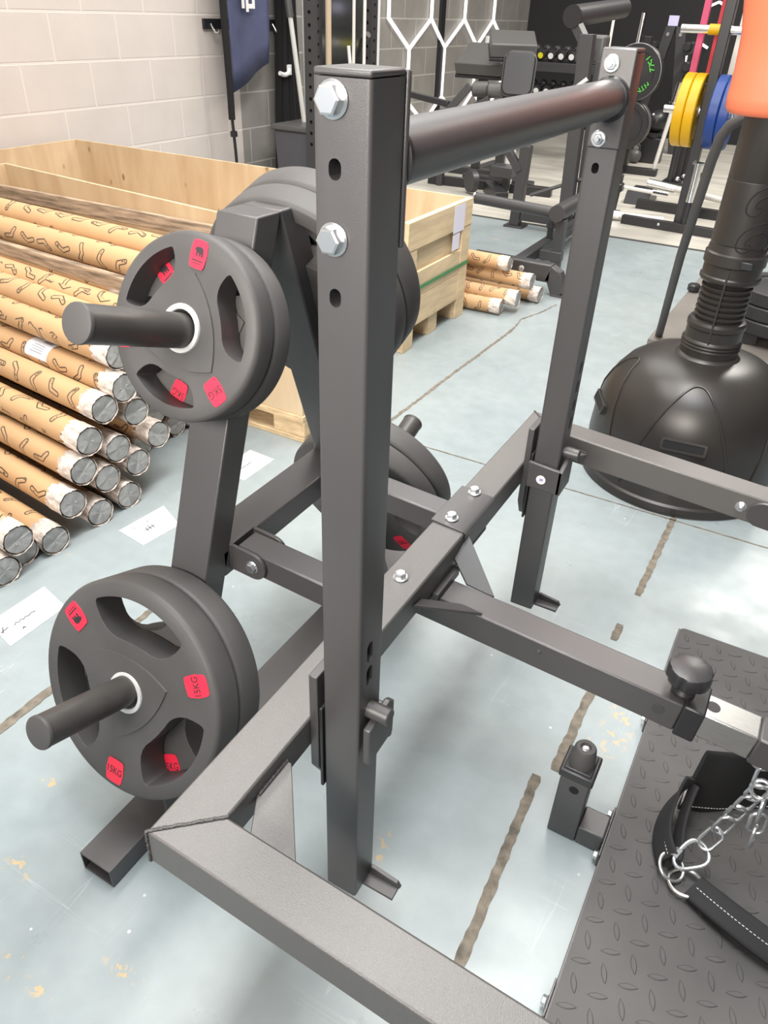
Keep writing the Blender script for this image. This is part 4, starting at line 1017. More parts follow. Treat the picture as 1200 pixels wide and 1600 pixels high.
# ================================================================== chain and belt hanging from the lever
def link_pts(c, d, up, L, Wd, n=20):
    d = Vector(d).normalized(); up = (Vector(up)-d*Vector(up).dot(d)).normalized()
    pts = []
    h = L/2-Wd/2
    for i in range(n):
        a = 2*PI*i/n
        x = Wd/2*math.cos(a); y = Wd/2*math.sin(a) + (h if math.sin(a) >= 0 else -h)
        pts.append(Vector(c)+up*x+d*y)
    return pts
def belt_and_chain():
    ch = thing('steel_chain', eye, 'shiny zinc chain hanging from the lever end down to the black belt', 'chain')
    A = eye+Vector((0, 0, -0.026)); path = [A, Vector((0.630, 0.634, 0.285)), Vector((0.632, 0.632, 0.247)), Vector((0.619, 0.642, 0.165)), Vector((0.606, 0.636, 0.108)), Vector((0.590, 0.617, 0.076))]
    # resample along the path
    seglen = [(b-a).length for a, b in zip(path[:-1], path[1:])]; tot = sum(seglen)
    def at(s):
        for a, b, l in zip(path[:-1], path[1:], seglen):
            if s <= l: return a.lerp(b, s/l), (b-a).normalized()
            s -= l
        return path[-1], (path[-1]-path[-2]).normalized()
    L, Wd, r = 0.045, 0.025, 0.0030; pitch = L-2*r-0.0015; k = 0; s = L/2-r
    while s < tot-0.004:
        p, d = at(s); up = Vector((1, 0.3, 0)) if k % 2 == 0 else Vector((0.25, -0.6, 1)).cross(d)
        build('chain_link', MB().sweep(link_pts(p, d, up, L, Wd), r, 10, closed=True), 'zinc', ch); s += pitch; k += 1
    # second short tail of chain at the gathering ring
    q = Vector((0.640, 0.622, 0.247))
    build('gathering_ring', MB().sweep([Vector((0.634, 0.632, 0.252))+Vector((0.014*math.cos(a), 0.006*math.sin(a), 0.014*math.sin(a))) for a in [2*PI*i/24 for i in range(24)]], 0.0035, 10, closed=True), 'zinc', ch)
    for i in range(3):
        p = q+Vector((0.004+0.003*i, -0.006-0.002*i, -0.022-0.028*i)); d = Vector((0.1, -0.05, -1))
        build('chain_link', MB().sweep(link_pts(p, d, (1, 0.3, 0) if i % 2 else (0.2, 1, 0), L, Wd), r, 10, closed=True), 'zinc', ch)
    # pear-shaped quick link
    c = Vector((0.5815, 0.602, 0.068)); ex = Vector((0.62, 0.78, 0.22)).normalized(); ey = Vector((-0.05, -0.55, 0.83)).cross(ex).normalized()
    pear = [(-0.030, 0.010), (-0.034, 0.0), (-0.030, -0.010), (-0.014, -0.016), (0.008, -0.022), (0.022, -0.019), (0.029, -0.008), (0.030, 0.003), (0.025, 0.015), (0.012, 0.021), (-0.012, 0.016)]
    pear = smooth_poly(pear, 2)
    ql = build('quick_link', MB().sweep([c+ex*x+ey*y for x, y in pear], 0.0038, 10, closed=True), 'zinc', ch)
    a = c+ex*-0.029+ey*0.0105; b = c+ex*-0.012+ey*0.0162
    build('link_nut', MB().lathe([(0.0066, 0), (0.0066, (b-a).length)], a, b-a, 6), 'zinc', ql)
    # ---- belt
    bt = thing('dip_belt', (0.60, 0.62, PZ), 'black padded nylon belt with white stitching lying on the tread mat', 'belt')
    def ribbon(name, spine, wdirs, width, thick, material, n_w=10, uvs=True):
        # spine centre line, wdirs: direction across for each point
        sp_ = [Vector(p) for p in spine]; wd = [Vector(q).normalized() for q in wdirs]
        for _ in range(2):
            s2 = []; w2 = []
            for i in range(len(sp_)-1):
                s2 += [sp_[i], (sp_[i]+sp_[i+1])/2]; w2 += [wd[i], (wd[i]+wd[i+1]).normalized()]
            s2.append(sp_[-1]); w2.append(wd[-1])
            for _k in range(2):
                s2 = [s2[0]]+[(s2[i-1]+2*s2[i]+s2[i+1])/4 for i in range(1, len(s2)-1)]+[s2[-1]]
                w2 = [w2[0]]+[(w2[i-1]+2*w2[i]+w2[i+1]).normalized() for i in range(1, len(w2)-1)]+[w2[-1]]
            sp_, wd = s2, w2
        m = len(sp_); vs = []; fs = []; uv = []
        ln = 0; sec = []
        k = 16
        for i in range(k):
            a = 2*PI*i/k; cc, ss = math.cos(a), math.sin(a)
            sec.append((0.5*math.copysign(abs(cc)**0.35, cc), 0.5*math.copysign(abs(ss)**0.7, ss)))
        for i in range(m):
            tdir = (sp_[min(i+1, m-1)]-sp_[max(i-1, 0)]).normalized()
            w_ = (wd[i]-tdir*wd[i].dot(tdir)).normalized(); nn = tdir.cross(w_)
            if i: ln += (sp_[i]-sp_[i-1]).length
            wi = width[min(i*len(width)//m, len(width)-1)] if isinstance(width, (list, tuple)) else width
            for (a, b) in sec: vs.append(sp_[i]+w_*a*wi+nn*b*thick); uv.append((ln*4.0 if name == 'belt_pad' else a*wi*4.0+ln*0.0, a))
        for i in range(m-1):
            for j in range(k): fs.append((i*k+j, i*k+(j+1) % k, (i+1)*k+(j+1) % k, (i+1)*k+j))
        fs.append(tuple(range(k))); fs.append(tuple((m-1)*k+j for j in range(k)))
        mb = MB(); mb.add(vs, fs); o = build(name, mb, material, bt, ang=60)
        ul = o.data.uv_layers.new(name='UVMap')
        for lp in o.data.loops: ul.data[lp.index].uv = uv[lp.vertex_index]
        return o, sp_, wd
    Z = Vector((0, 0, 1))
    def stitches(name, pts, parent, step=0.0062, l=0.0036, r=0.0006):
        mb = MB(); s = 0; tot = 0; P = [Vector(p) for p in pts]
        acc = [0]
        for a, b in zip(P[:-1], P[1:]): acc.append(acc[-1]+(b-a).length)
        def at(s):
            for i in range(len(P)-1):
                if s <= acc[i+1]: return P[i].lerp(P[i+1], (s-acc[i])/max(1e-9, acc[i+1]-acc[i]))
            return P[-1]
        while s+l < acc[-1]:
            mb.cyl(at(s), at(s+l), r, n=6); s += step
        return build(name, mb, 'thread', parent)
    # wide back pad standing on its edge
    hgt = 0.16
    sp1 = [(0.549, 0.716, PZ+0.085), (0.575, 0.730, PZ+0.083), (0.612, 0.756, PZ+0.070), (0.650, 0.786, PZ+0.070), (0.695, 0.815, PZ+0.073), (0.75, 0.83, PZ+0.075), (0.81, 0.81, PZ+0.075), (0.85, 0.75, PZ+0.075)]
    wds = [Z+Vector((-0.05, 0.02, 0))]*len(sp1)
    pad, spl, wdl = ribbon('belt_pad', sp1, wds, hgt, 0.010, 'ribbed_nylon')
    st = []
    for i, p in enumerate(spl):
        tdir = (spl[min(i+1, len(spl)-1)]-spl[max(i-1, 0)]).normalized(); nn = tdir.cross(Z).normalized()
        if nn.dot(CAM-p) < 0: nn = -nn
        st.append(p - wdl[i]*(hgt*0.40) + nn*0.0052)
    stitches('stitching', st, pad)
    build('seam_tag', MB().rtube((0.5475, 0.7135, PZ+0.02), (0.5445, 0.7125, PZ+0.075), 0.010, 0.003, up=(1, 0, 0)), 'white_vinyl', pad, label='pale frayed edge binding of the pad')
    # near strap, folded double, from the pad end down to the first ring
    sA = [(0.549, 0.712, PZ+0.095), (0.537, 0.700, PZ+0.070), (0.526, 0.675, PZ+0.045), (0.524, 0.640, PZ+0.030), (0.533, 0.608, PZ+0.026), (0.548, 0.583, PZ+0.026)]
    wA = [(0.1, 0.1, 1), (0.2, 0.1, 1), (0.35, 0.1, 1), (0.5, 0.15, 1), (0.6, 0.3, 1), (0.5, 0.5, 0.9)]
    s1, p1_, w1_ = ribbon('side_strap', sA, wA, 0.044, 0.007, 'belt_nylon')
    sB = [(0.556, 0.711, PZ+0.085), (0.553, 0.690, PZ+0.060), (0.553, 0.655, PZ+0.038), (0.557, 0.622, PZ+0.028), (0.563, 0.596, PZ+0.028), (0.560, 0.578, PZ+0.03)]
    s2, p2_, w2_ = ribbon('side_strap', sB, [(0.3, 0.05, 1)]*3+[(0.5, 0.1, 1)]*3, 0.030, 0.008, 'belt_nylon')
    st = [p1_[i]+Vector((w1_[i].x, w1_[i].y, w1_[i].z))*0.004+((CAM-p1_[i]).normalized())*0.0042 for i in range(2, len(p1_)-1)]
    stitches('stitching', st, s1)
    # far strap running out of frame to the right
    sC = [(0.597, 0.562, PZ+0.016), (0.622, 0.548, PZ+0.022), (0.655, 0.533, PZ+0.027), (0.69, 0.522, PZ+0.028), (0.73, 0.512, PZ+0.025), (0.78, 0.510, PZ+0.02), (0.86, 0.54, PZ+0.03), (0.90, 0.62, PZ+0.05), (0.88, 0.71, PZ+0.07), (0.85, 0.755, PZ+0.075)]
    wC = [(0.62, 0.78, 0.22), (0.55, 0.82, 0.25), (0.45, 0.85, 0.3), (0.35, 0.88, 0.35), (0.25, 0.9, 0.4), (0, 0.9, 0.5), (-0.4, 0.6, 0.7), (-0.6, 0, 0.8), (-0.4, -0.3, 0.9), (0, 0, 1)]
    s3, p3_, w3_ = ribbon('side_strap', sC, wC, 0.050, 0.013, 'belt_nylon')
    st = []
    for i in range(1, len(p3_)*5//9):
        tdir = (p3_[i+1]-p3_[i-1]).normalized(); nn = tdir.cross(w3_[i]).normalized()
        if nn.z < 0: nn = -nn
        st.append(p3_[i]+nn*0.0068)
    stitches('stitching', st, s3)
    def ring(name, c, nrm, R, r, oval=1.0):
        nrm = Vector(nrm).normalized(); a = nrm.orthogonal().normalized(); b = nrm.cross(a)
        return build(name, MB().sweep([Vector(c)+a*R*math.cos(t)+b*R*oval*math.sin(t) for t in [2*PI*i/36 for i in range(36)]], r, 10, closed=True), 'steel_ring', bt)
    ring('metal_ring', (0.558, 0.580, PZ+0.016), (0.45, -0.25, 1), 0.0225, 0.0032)
    ring('metal_ring', (0.585, 0.566, PZ+0.012), (-0.15, 0.1, 1), 0.0275, 0.0032)
belt_and_chain()

# ================================================================== things along the block wall
def flag():
    t = thing('feather_flag', (-3.45, 4.42, 0), 'navy feather flag with a white logo on a leaning black pole by the wall', 'flag')
    n = 14; m = 10; vs = []; fs = []
    for i in range(n+1):
        for j in range(m+1):
            u = i/n; v = j/m
            zb = 0.715 + (0.885-0.715)*u; zt = 2.3
            yl = 4.435-0.045*(v)**0.8; yr = 4.875 + 0.03*v
            z = zb+(zt-zb)*v; y = yl+(yr-yl)*u
            vs.append((-3.45+0.018*math.sin(u*6+v*4)+0.004*math.sin(v*17), y, z))
    for i in range(n):
        for j in range(m): fs.append((i*(m+1)+j, (i+1)*(m+1)+j, (i+1)*(m+1)+j+1, i*(m+1)+j+1))
    mb = MB(); mb.add(vs, fs); fl = build('banner_fabric', mb, 'navy_fabric', t, ang=80)
    md = fl.modifiers.new('thickness', 'SOLIDIFY'); md.thickness = 0.002
    x = -3.425
    lg = MB()
    for (a, b, c, d) in ((4.555, 4.585, 1.215, 1.60), (4.60, 4.628, 1.195, 1.60), (4.628, 4.67, 1.215, 1.242), (4.67, 4.698, 1.215, 1.60), (4.628, 4.67, 1.52, 1.548)):
        lg.box(x, x+0.002, a, b, c, d)
    build('white_logo', lg, 'white_vinyl', fl, smooth=False, label='white block logo')
    build('pole_sleeve', MB().sweep([(-3.44, 4.375, 2.3), (-3.44, 4.378, 1.2), (-3.44, 4.388, 0.75), (-3.44, 4.385, 0.55)], 0.024, 10), 'black_fabric', t)
    build('pole', MB().sweep([(-3.44, 4.386, 0.56), (-3.44, 4.40, 0.35), (-3.44, 4.41, 0.02)], 0.011, 10), 'black_plastic', t)
    build('pole_clip', MB().cyl((-3.44, 4.393, 0.475), (-3.44, 4.395, 0.44), 0.026, n=14), 'black_plastic', t)
    build('cross_base', MB().box(-3.55, -3.33, 4.39, 4.43, 0.0, 0.02).box(-3.46, -3.42, 4.2, 4.62, 0.0, 0.0195), 'black_plastic', t)
flag()
t = thing('coat_rail', (WX, 4.85, 1.1), 'black coat rail with metal hooks on the block wall behind the flag', 'coat hooks')
build('rail', MB().box(WX+0.001, WX+0.02, 4.335, 5.32, 1.09, 1.15), 'black_plastic', t, 0.002)
for y in (4.40, 4.55, 4.70, 5.10, 5.17, 5.25):
    build('hook', MB().sweep([(WX+0.02, y, 1.12), (WX+0.035, y, 1.10), (WX+0.05, y+0.005, 1.075), (WX+0.07, y+0.01, 1.07), (WX+0.085, y+0.012, 1.09)], 0.006, 8), 'chrome', t)
mb = MB()
rows = [(0.0, 5.03, 5.44), (0.25, 5.05, 5.42), (0.55, 5.065, 5.385), (0.87, 5.09, 5.35), (1.2, 5.11, 5.32), (1.7, 5.12, 5.31), (2.6, 5.12, 5.31)]
vs = []; fs = []; k = 15
for (z, a, b) in rows:
    for i in range(k):
        u = i/(k-1); vs.append((-3.52+0.022*math.cos(u*21), a+(b-a)*u, z))
    for i in range(k):
        u = 1-i/(k-1); vs.append((-3.56, a+(b-a)*u, z))
for j in range(len(rows)-1):
    for i in range(2*k): fs.append((j*2*k+i, j*2*k+(i+1) % (2*k), (j+1)*2*k+(i+1) % (2*k), (j+1)*2*k+i))
mb.add(vs, fs); tag(build('black_curtain', mb, 'black_fabric', origin=(-3.53, 5.23, 0), ang=60), 'tall black curtain strip hanging on the grey wall right of the flag', 'curtain')
t = thing('wall_hook', (-3.58, 5.13, 0.80), 'small curved white hook standing out beside the black curtain strip', 'hook')
build('hook', MB().sweep([(-3.50, 5.19, 0.825), (-3.49, 5.16, 0.805), (-3.49, 5.12, 0.795), (-3.49, 5.08, 0.80), (-3.49, 5.05, 0.81)], 0.016, 10), 'white_vinyl', t)
build('back_plate', MB().box(-3.519, -3.50, 5.16, 5.22, 0.79, 0.86), 'white_vinyl', t, 0.002)
t = thing('storage_bin', (-3.20, 4.98, 0), 'dark grey plastic storage bin with a pale lid below the black curtain strip', 'bin')
build('bin_body', MB().prism_x([(4.81, 0.0), (5.15, 0.0), (5.19, 0.46), (4.77, 0.46)], -3.36, -3.06), 'grey_bin', t, 0.01)
build('lid', MB().box(-3.38, -3.04, 4.75, 5.21, 0.46, 0.50), 'grey_vinyl', t, 0.012)
t = thing('wall_mirror', (WX, 6.2, 0.2), 'large wall mirror behind the perforated rack posts', 'mirror')
build('mirror_glass', MB().box(WX+0.001, WX+0.012, 5.55, 6.70, 0.15, 2.0), 'mirror', t)
build('frame_strip', MB().box(WX+0.001, WX+0.02, 5.52, 5.55, 0.12, 2.03), 'white_vinyl', t); build('frame_strip', MB().box(WX+0.001, WX+0.02, 6.70, 6.73, 0.12, 2.03), 'white_vinyl', t)
def rack():
    t = thing('power_rack', (-2.9, 5.0, 0), 'dark rack with perforated posts and pale guide rods by the wall', 'rack')
    for (x, y) in ((-2.972, 4.745), (-2.873, 5.345)):
        wdt = 0.09 if y < 5 else 0.082
        base = mesh_from(MB().box(x-wdt/2, x+wdt/2, y-wdt/2, y+wdt/2, 0.0, 2.3), 'p', ORG[t.name])
        cut = MB()
        for i in range(30):
            z = 0.40+0.0735*i if y < 5 else 0.42+0.0735*i
            if z < 1.6:
                cut.cyl((x, y-0.2, z), (x, y+0.2, z), 0.0125, n=12)
                cut.cyl((x-0.2, y, z+0.036), (x+0.2, y, z+0.036), 0.0125, n=12)
        build('perforated_post', boolean(base, mesh_from(cut, 'c', ORG[t.name])), 'grey_steel', t, smooth=False)
    build('floor_beam', MB().box(-2.96, -2.88, 4.79, 5.30, 0.0, 0.08), 'grey_steel', t)
    build('top_beam', MB().box(-2.96, -2.88, 4.79, 5.30, 2.2, 2.29), 'grey_steel', t)
    build('front_rail', MB().cyl((-2.882, 4.80, 0.081), (-2.882, 4.80, 2.2), 0.021, n=16), 'bronze_wood', t, label='pale wooden-coloured front rail')
    for (x, y) in ((-2.80, 5.0), (-2.725, 5.02)): build('guide_rod', MB().cyl((x, y, 0.02), (x, y, 2.25), 0.0115, n=12), 'white_steel', t, label='pale guide rod')
    build('rod_foot', MB().box(-2.879, -2.70, 4.98, 5.05, 0.0, 0.05), 'grey_steel', t); build('rod_head', MB().box(-2.879, -2.70, 4.97, 5.06, 2.25, 2.30), 'grey_steel', t)
    build('cable_arm', MB().sweep([(-2.84, 5.14, 0.95), (-2.80, 5.12, 1.05), (-2.74, 5.10, 1.09)], 0.022, 8), 'black_plastic', t)
    build('cable_handle', MB().sweep([(-2.83, 4.98, 1.02), (-2.815, 4.98, 0.90), (-2.80, 4.985, 0.82)], 0.013, 8), 'white_steel', t)
rack()
t = thing('leaning_bar', (-3.2, 5.4, 0), 'pale steel bar leaning behind the left perforated rack post', 'bar')
build('bar_shaft', MB().cyl((-3.18, 5.02, 0.0), (-3.42, 5.0, 1.7), 0.018, n=12), 'white_steel', t); build('bar_sleeve', MB().cyl((-3.345, 5.006, 1.17), (-3.41, 5.0, 1.63), 0.026, n=14), 'grey_vinyl', t)

# hexagon light tubes on both walls
def hex_light(name_label, place, segs, r):
    t = thing('hexagon_light', place(segs[0][0]), name_label, 'light')
    for a, b in segs:
        build('light_tube', MB().cyl(place(a), place(b), r, n=10), 'light_tube', t)
ys = [6.87, 7.75, 8.56, 9.37]; lows = [7.30, 8.10, 8.95, 9.78]
segs = []
for i in range(4):
    segs.append(((ys[i], 1.175), (ys[i], 1.62))); segs.append(((ys[i], 1.175), (lows[i], 0.925)))
    if i < 3: segs.append(((lows[i], 0.925), (ys[i+1], 1.175)))
    segs.append(((lows[i], 0.925), (lows[i], 0.47)))
for i, y in enumerate(lows):
    segs.append(((y, 0.47), (y-0.41, 0.24))); segs.append(((y, 0.47), (y+0.41, 0.24)))
hex_light('white hexagon light tubes on the grey block wall', lambda p: Vector((WX+0.03, p[0], p[1])), segs, 0.0175)
segs = [((-1.31, 1.435), (-1.43, 1.38)), ((-1.43, 1.38), (-1.425, 1.035)), ((-1.425, 1.035), (-1.54, 0.995)), ((-1.425, 1.035), (-1.32, 0.985)), ((-1.31, 1.435), (-1.20, 1.38)), ((-1.54, 0.995), (-1.54, 0.7))]
hex_light('thin white hexagon light tubes on the black back wall', lambda p: Vector((p[0], YB-0.03, p[1])), segs, 0.014)
tag(build('wall_pipe', MB().box(WX+0.001, WX+0.03, 7.98, 8.08, 0, 2.6), 'black_plastic', origin=(WX, 8.03, 0)), 'black vertical strip on the grey block wall between the hexagon lights', 'pipe')
tag(build('wall_box', MB().box(WX+0.001, WX+0.05, 9.25, 9.42, 0.86, 1.02), 'white_vinyl', origin=(WX, 9.33, 0.9), bevel=0.004), 'small white switch box on the grey wall between the light tubes', 'switch')

# ================================================================== machines beyond the crates
GS = 'grey_steel'
def R2(a, b, w_, h_): return MB().rtube(a, b, w_, h_)
def leg_machine():
    t = thing('gym_machine', (-0.95, 4.2, 0), 'charcoal plate-loaded gym machine with a bent front foot, beside the plywood crate', 'gym machine')
    s_ = build('front_stabilizer', MB().rtube((-1.16, 3.62, 0.113), (-0.705, 3.62, 0.113), 0.065, 0.095), GS, t, 0.008)
    build('bent_foot', MB().sweep([(-0.725, 3.62, 0.113), (-0.69, 3.62, 0.10), (-0.645, 3.62, 0.012)], 0, sec=[(-0.045, -0.0325), (0.045, -0.0325), (0.045, 0.0325), (-0.045, 0.0325)], up=(0.6, 0, 0.6)), GS, t, 0.006)
    build('bent_foot', MB().rtube((-1.16, 3.62, 0.10), (-1.24, 3.62, 0.01), 0.065, 0.09, up=(0.6, 0, 0.8)), GS, t, 0.006)
    build('rubber_pad', MB().box(-0.69, -0.605, 3.585, 3.655, 0.0, 0.014), 'black_rubber', t); build('rubber_pad', MB().box(-1.28, -1.2, 3.585, 3.655, 0.0, 0.014), 'black_rubber', t)
    for x in (-1.03, -0.87): hexbolt('bolt', (x, 3.5875, 0.118), (0, -1, 0), s_, r=0.016, hr=0.012, hh=0.012)
    build('long_beam', MB().rtube((-0.955, 3.653, 0.09), (-0.972, 4.92, 0.09), 0.06, 0.06), GS, t, 0.004)
    build('side_beam', MB().rtube((-0.94, 4.08, 0.08), (-0.80, 4.08, 0.08), 0.055, 0.055), GS, t, 0.004)
    build('front_post', MB().box(-0.862, -0.806, 4.055, 4.11, 0.0, 0.285), GS, t, 0.004)
    build('pivot_tube', MB().cyl((-0.853, 4.02, 0.322), (-0.853, 4.80, 0.322), 0.046, n=28), GS, t)
    build('lever_tube', MB().cyl((-1.364, 4.06, 0.335), (-0.895, 4.06, 0.318), 0.031, n=24), GS, t)
    build('lever_tube_cap', MB().cyl((-1.366, 4.06, 0.335), (-1.376, 4.06, 0.3354), 0.033, n=24), 'chrome', t, label='bright end cap')
    build('rear_post', MB().rtube((-1.425, 4.96, 0.012), (-1.41, 4.96, 0.52), 0.07, 0.07, up=(1, 0, 0)), GS, t, 0.004)
    build('post_plate', MB().box(-1.49, -1.35, 4.90, 5.02, 0.0, 0.012), GS, t, 0.002)
    build('cross_beam', MB().rtube((-1.385, 4.96, 0.086), (-1.02, 4.96, 0.086), 0.06, 0.075), GS, t, 0.004)
    build('brace', MB().rtube((-1.43, 4.94, 0.36), (-1.60, 4.94, 0.56), 0.05, 0.05), GS, t, 0.004)
    build('main_column', MB().rtube((-1.065, 4.93, 0.12), (-1.105, 4.93, 1.16), 0.075, 0.085, up=(1, 0, 0)), GS, t, 0.005)
    build('main_column', MB().rtube((-1.00, 5.03, 0.0), (-1.03, 5.03, 1.02), 0.05, 0.06, up=(1, 0, 0)), GS, t, 0.005)
    ro = build('top_roller', MB().cyl((-1.215, 4.93, 1.245), (-1.13, 5.72, 1.30), 0.058, n=32), GS, t)
    build('roller_cap', MB().cyl((-1.2145, 4.925, 1.2447), (-1.2155, 4.915, 1.2440), 0.060, n=32), 'black_plastic', ro)
    build('roller_bracket', MB().rtube((-1.105, 4.93, 1.10), (-1.19, 4.955, 1.20), 0.06, 0.05), GS, t)
    build('shoulder_pad', MB().box(-1.22, -1.04, 5.10, 5.22, 1.00, 1.155), 'grey_vinyl', t, 0.02, 3)
    build('pad_arm', MB().rtube((-1.12, 4.97, 1.05), (-1.12, 5.10, 1.06), 0.04, 0.04), GS, t)
    build('strut', MB().cyl((-1.055, 4.89, 0.93), (-1.24, 4.88, 0.78), 0.012, n=10), 'white_steel', t)
    build('strut_bar', MB().rtube((-1.25, 4.90, 0.79), (-1.10, 4.90, 0.79), 0.04, 0.05), GS, t)
    build('adjuster', MB().lathe([(0.02, 0), (0.02, 0.06), (0.03, 0.06), (0.03, 0.08), (0.018, 0.08), (0.018, 0.14)], (-0.96, 4.3, 0.12), (0, 0, 1), 16), 'black_plastic', t)
    build('cable_rod', MB().cyl((-1.335, 4.94, 0.22), (-0.99, 5.01, 0.36), 0.012, n=10), GS, t)
leg_machine()
def preacher(x, y, z, w_, l, label, rollers=False, tilt=0.5, yaw=0.0):
    t = thing('preacher_bench', (x, y, 0), label, 'gym bench')
    Mx = Matrix.Translation((x, y, z)) @ Matrix.Rotation(yaw, 4, 'Z') @ Matrix.Rotation(tilt, 4, 'X')
    build('arm_pad', placed(MB().box(-w_/2, w_/2, -l/2, l/2, -0.05, 0.05), Mx), 'grey_vinyl', t, 0.012, 3)
    build('pad_edge', placed(MB().box(-w_/2-0.004, w_/2+0.004, -l/2-0.004, l/2+0.004, -0.075, -0.051), Mx), 'vinyl', t, 0.004)
    build('post', MB().rtube((x, y, 0.06), (x, y, z-0.06), 0.06, 0.07, up=(1, 0, 0)), GS, t, 0.004)
    build('base', MB().box(x-0.32, x+0.32, y-0.05, y+0.05, 0.0, 0.06), GS, t, 0.005)
    build('base', MB().box(x-0.05, x+0.05, y+0.0505, y+0.55, 0.0, 0.06), GS, t, 0.005)
    return t
preacher(-2.46, 6.6, 0.915, 0.42, 0.34, 'low grey preacher curl bench pad nearest the block wall lights', tilt=0.45)
preacher(-2.11, 6.3, 1.045, 0.36, 0.36, 'tall grey preacher curl bench pad in front of the wall lights', tilt=0.25, yaw=0.45)
def leg_bench():
    t = thing('leg_bench', (-2.0, 5.95, 0), 'dark upright-back gym bench with two foam leg rollers', 'gym bench')
    Mx = Matrix.Translation((-1.91, 5.98, 0.86)) @ Matrix.Rotation(0.25, 4, 'Z') @ Matrix.Rotation(-0.22, 4, 'X')
    build('back_pad', placed(MB().prism_y(rrect(0.24, 0.30, 0.06, 6), -0.035, 0.035), Mx), 'vinyl', t, 0.012, 3)
    build('pad_piping', placed(MB().prism_y(rrect(0.252, 0.312, 0.066, 6), -0.012, 0.012), Mx), 'grey_vinyl', t, 0.003)
    build('back_post', MB().rtube((-1.92, 6.03, 0.0), (-1.90, 6.04, 0.84), 0.055, 0.055, up=(1, 0, 0)), 'white_steel', t, 0.004, label='pale steel back post')
    for (a, b) in ((-2.29, -2.165), (-2.155, -2.04)):
        build('foam_roller', MB().cyl((a, 6.0, 0.735), (b, 6.02, 0.742), 0.055, n=24, ch=0.01), 'grey_vinyl', t)
    build('roller_axle', MB().cyl((-2.31, 5.998, 0.734), (-2.0, 6.025, 0.744), 0.012, n=10), 'chrome', t)
    build('swing_arm', MB().rtube((-2.30, 5.96, 0.76), (-2.50, 5.9, 0.52), 0.045, 0.06), GS, t, 0.004)
    build('swing_arm', MB().rtube((-2.12, 5.95, 0.68), (-2.36, 5.90, 0.55), 0.04, 0.05), GS, t, 0.004)
    build('seat_beam', MB().rtube((-2.54, 5.95, 0.55), (-1.88, 6.02, 0.50), 0.06, 0.06), GS, t, 0.004)
    build('side_rail', MB().rtube((-2.85, 6.0, 0.66), (-2.46, 5.93, 0.62), 0.045, 0.045), GS, t, 0.004)
    build('front_leg', MB().rtube((-2.50, 5.95, 0.0), (-2.50, 5.95, 0.55), 0.055, 0.055, up=(1, 0, 0)), GS, t, 0.004)
    build('seat_block', MB().box(-1.99, -1.80, 5.78, 5.95, 0.145, 0.235), GS, t, 0.01)
    build('seat_stem', MB().rtube((-1.88, 5.90, 0.04), (-1.88, 5.90, 0.15), 0.05, 0.05, up=(1, 0, 0)), GS, t)
    build('base_beam', MB().rtube((-2.62, 5.98, 0.035), (-1.55, 6.10, 0.035), 0.07, 0.07), 'black_plastic', t, 0.004)
    build('base_beam', MB().rtube((-2.05, 5.97, 0.045), (-1.77, 5.55, 0.045), 0.10, 0.09), 'black_plastic', t, 0.004)
    build('pivot_disc', MB().cyl((-2.15, 5.76, 0.10), (-2.12, 5.80, 0.10), 0.085, n=28), GS, t)
leg_bench()
# dumbbell rack with two tiers
def dumbbell_proto():
    root = thing('dumbbell', (0, 0, 0), '', 'dumbbell', 'dumbbells on the two-tier rack')
    for s_ in (-1, 1): build('head', MB().lathe([(0.028, s_*0.045), (0.045, s_*0.055), (0.047, s_*0.085), (0.044, s_*0.105), (0.03, s_*0.11)], d=(0, 1, 0), n=18), 'vinyl', root, ang=30)
    build('grip', MB().cyl((0, -0.05, 0), (0, 0.05, 0), 0.014, n=12), 'chrome', root)
    build('end_print', MB().cyl((0, -0.1125, 0), (0, -0.110, 0), 0.027, n=16), 'white_vinyl', root, label='pale printed end')
    return root
t = thing('dumbbell_rack', (-2.2, 8.05, 0), 'grey two-tier dumbbell rack full of round dumbbells against the dark end wall', 'dumbbell rack')
for z in (0.595, 0.90):
    build('shelf', MB().prism_x([(7.95, z-0.05), (8.20, z+0.01), (8.20, z-0.02), (7.95, z-0.08)], -2.72, -1.75), GS, t, 0.003)
    build('shelf_lip', MB().box(-2.72, -1.75, 7.925, 7.949, z-0.12, z-0.04), GS, t, 0.003)
for x in (-2.72, -1.75):
    build('rack_post', MB().box(x-0.03, x+0.03, 8.205, 8.27, 0.0, 1.0), GS, t, 0.003); build('rack_foot', MB().box(x-0.03, x+0.03, 7.9, 8.2045, 0.0, 0.05), GS, t, 0.003)
db0 = dumbbell_proto(); first = True
ORD = ['leftmost', 'second', 'third', 'fourth', 'fifth', 'sixth', 'seventh', 'eighth', 'ninth']
for (z, nm) in ((0.60, 'lower'), (0.905, 'upper')):
    for i in range(9):
        Mw = Matrix.Translation((-2.66+0.105*i, 8.07, z+0.034)) @ Matrix.Rotation(0.235, 4, 'X')
        lb = '%s dumbbell%s on the %s tier of the dumbbell rack' % (ORD[i], '' if i == 0 else ' from the left', nm)
        if first: db0.matrix_world = Mw; db0['label'] = lb; first = False
        else:
            d = dup(db0, Mw, label=lb)
            if nm == 'upper' and i in (1, 2):
                for c in d.children:
                    if c.name.startswith('end_print'):
                        c.data = c.data.copy(); c.data.materials[0] = MATS['yellow_print']; c['label'] = 'yellow printed end'

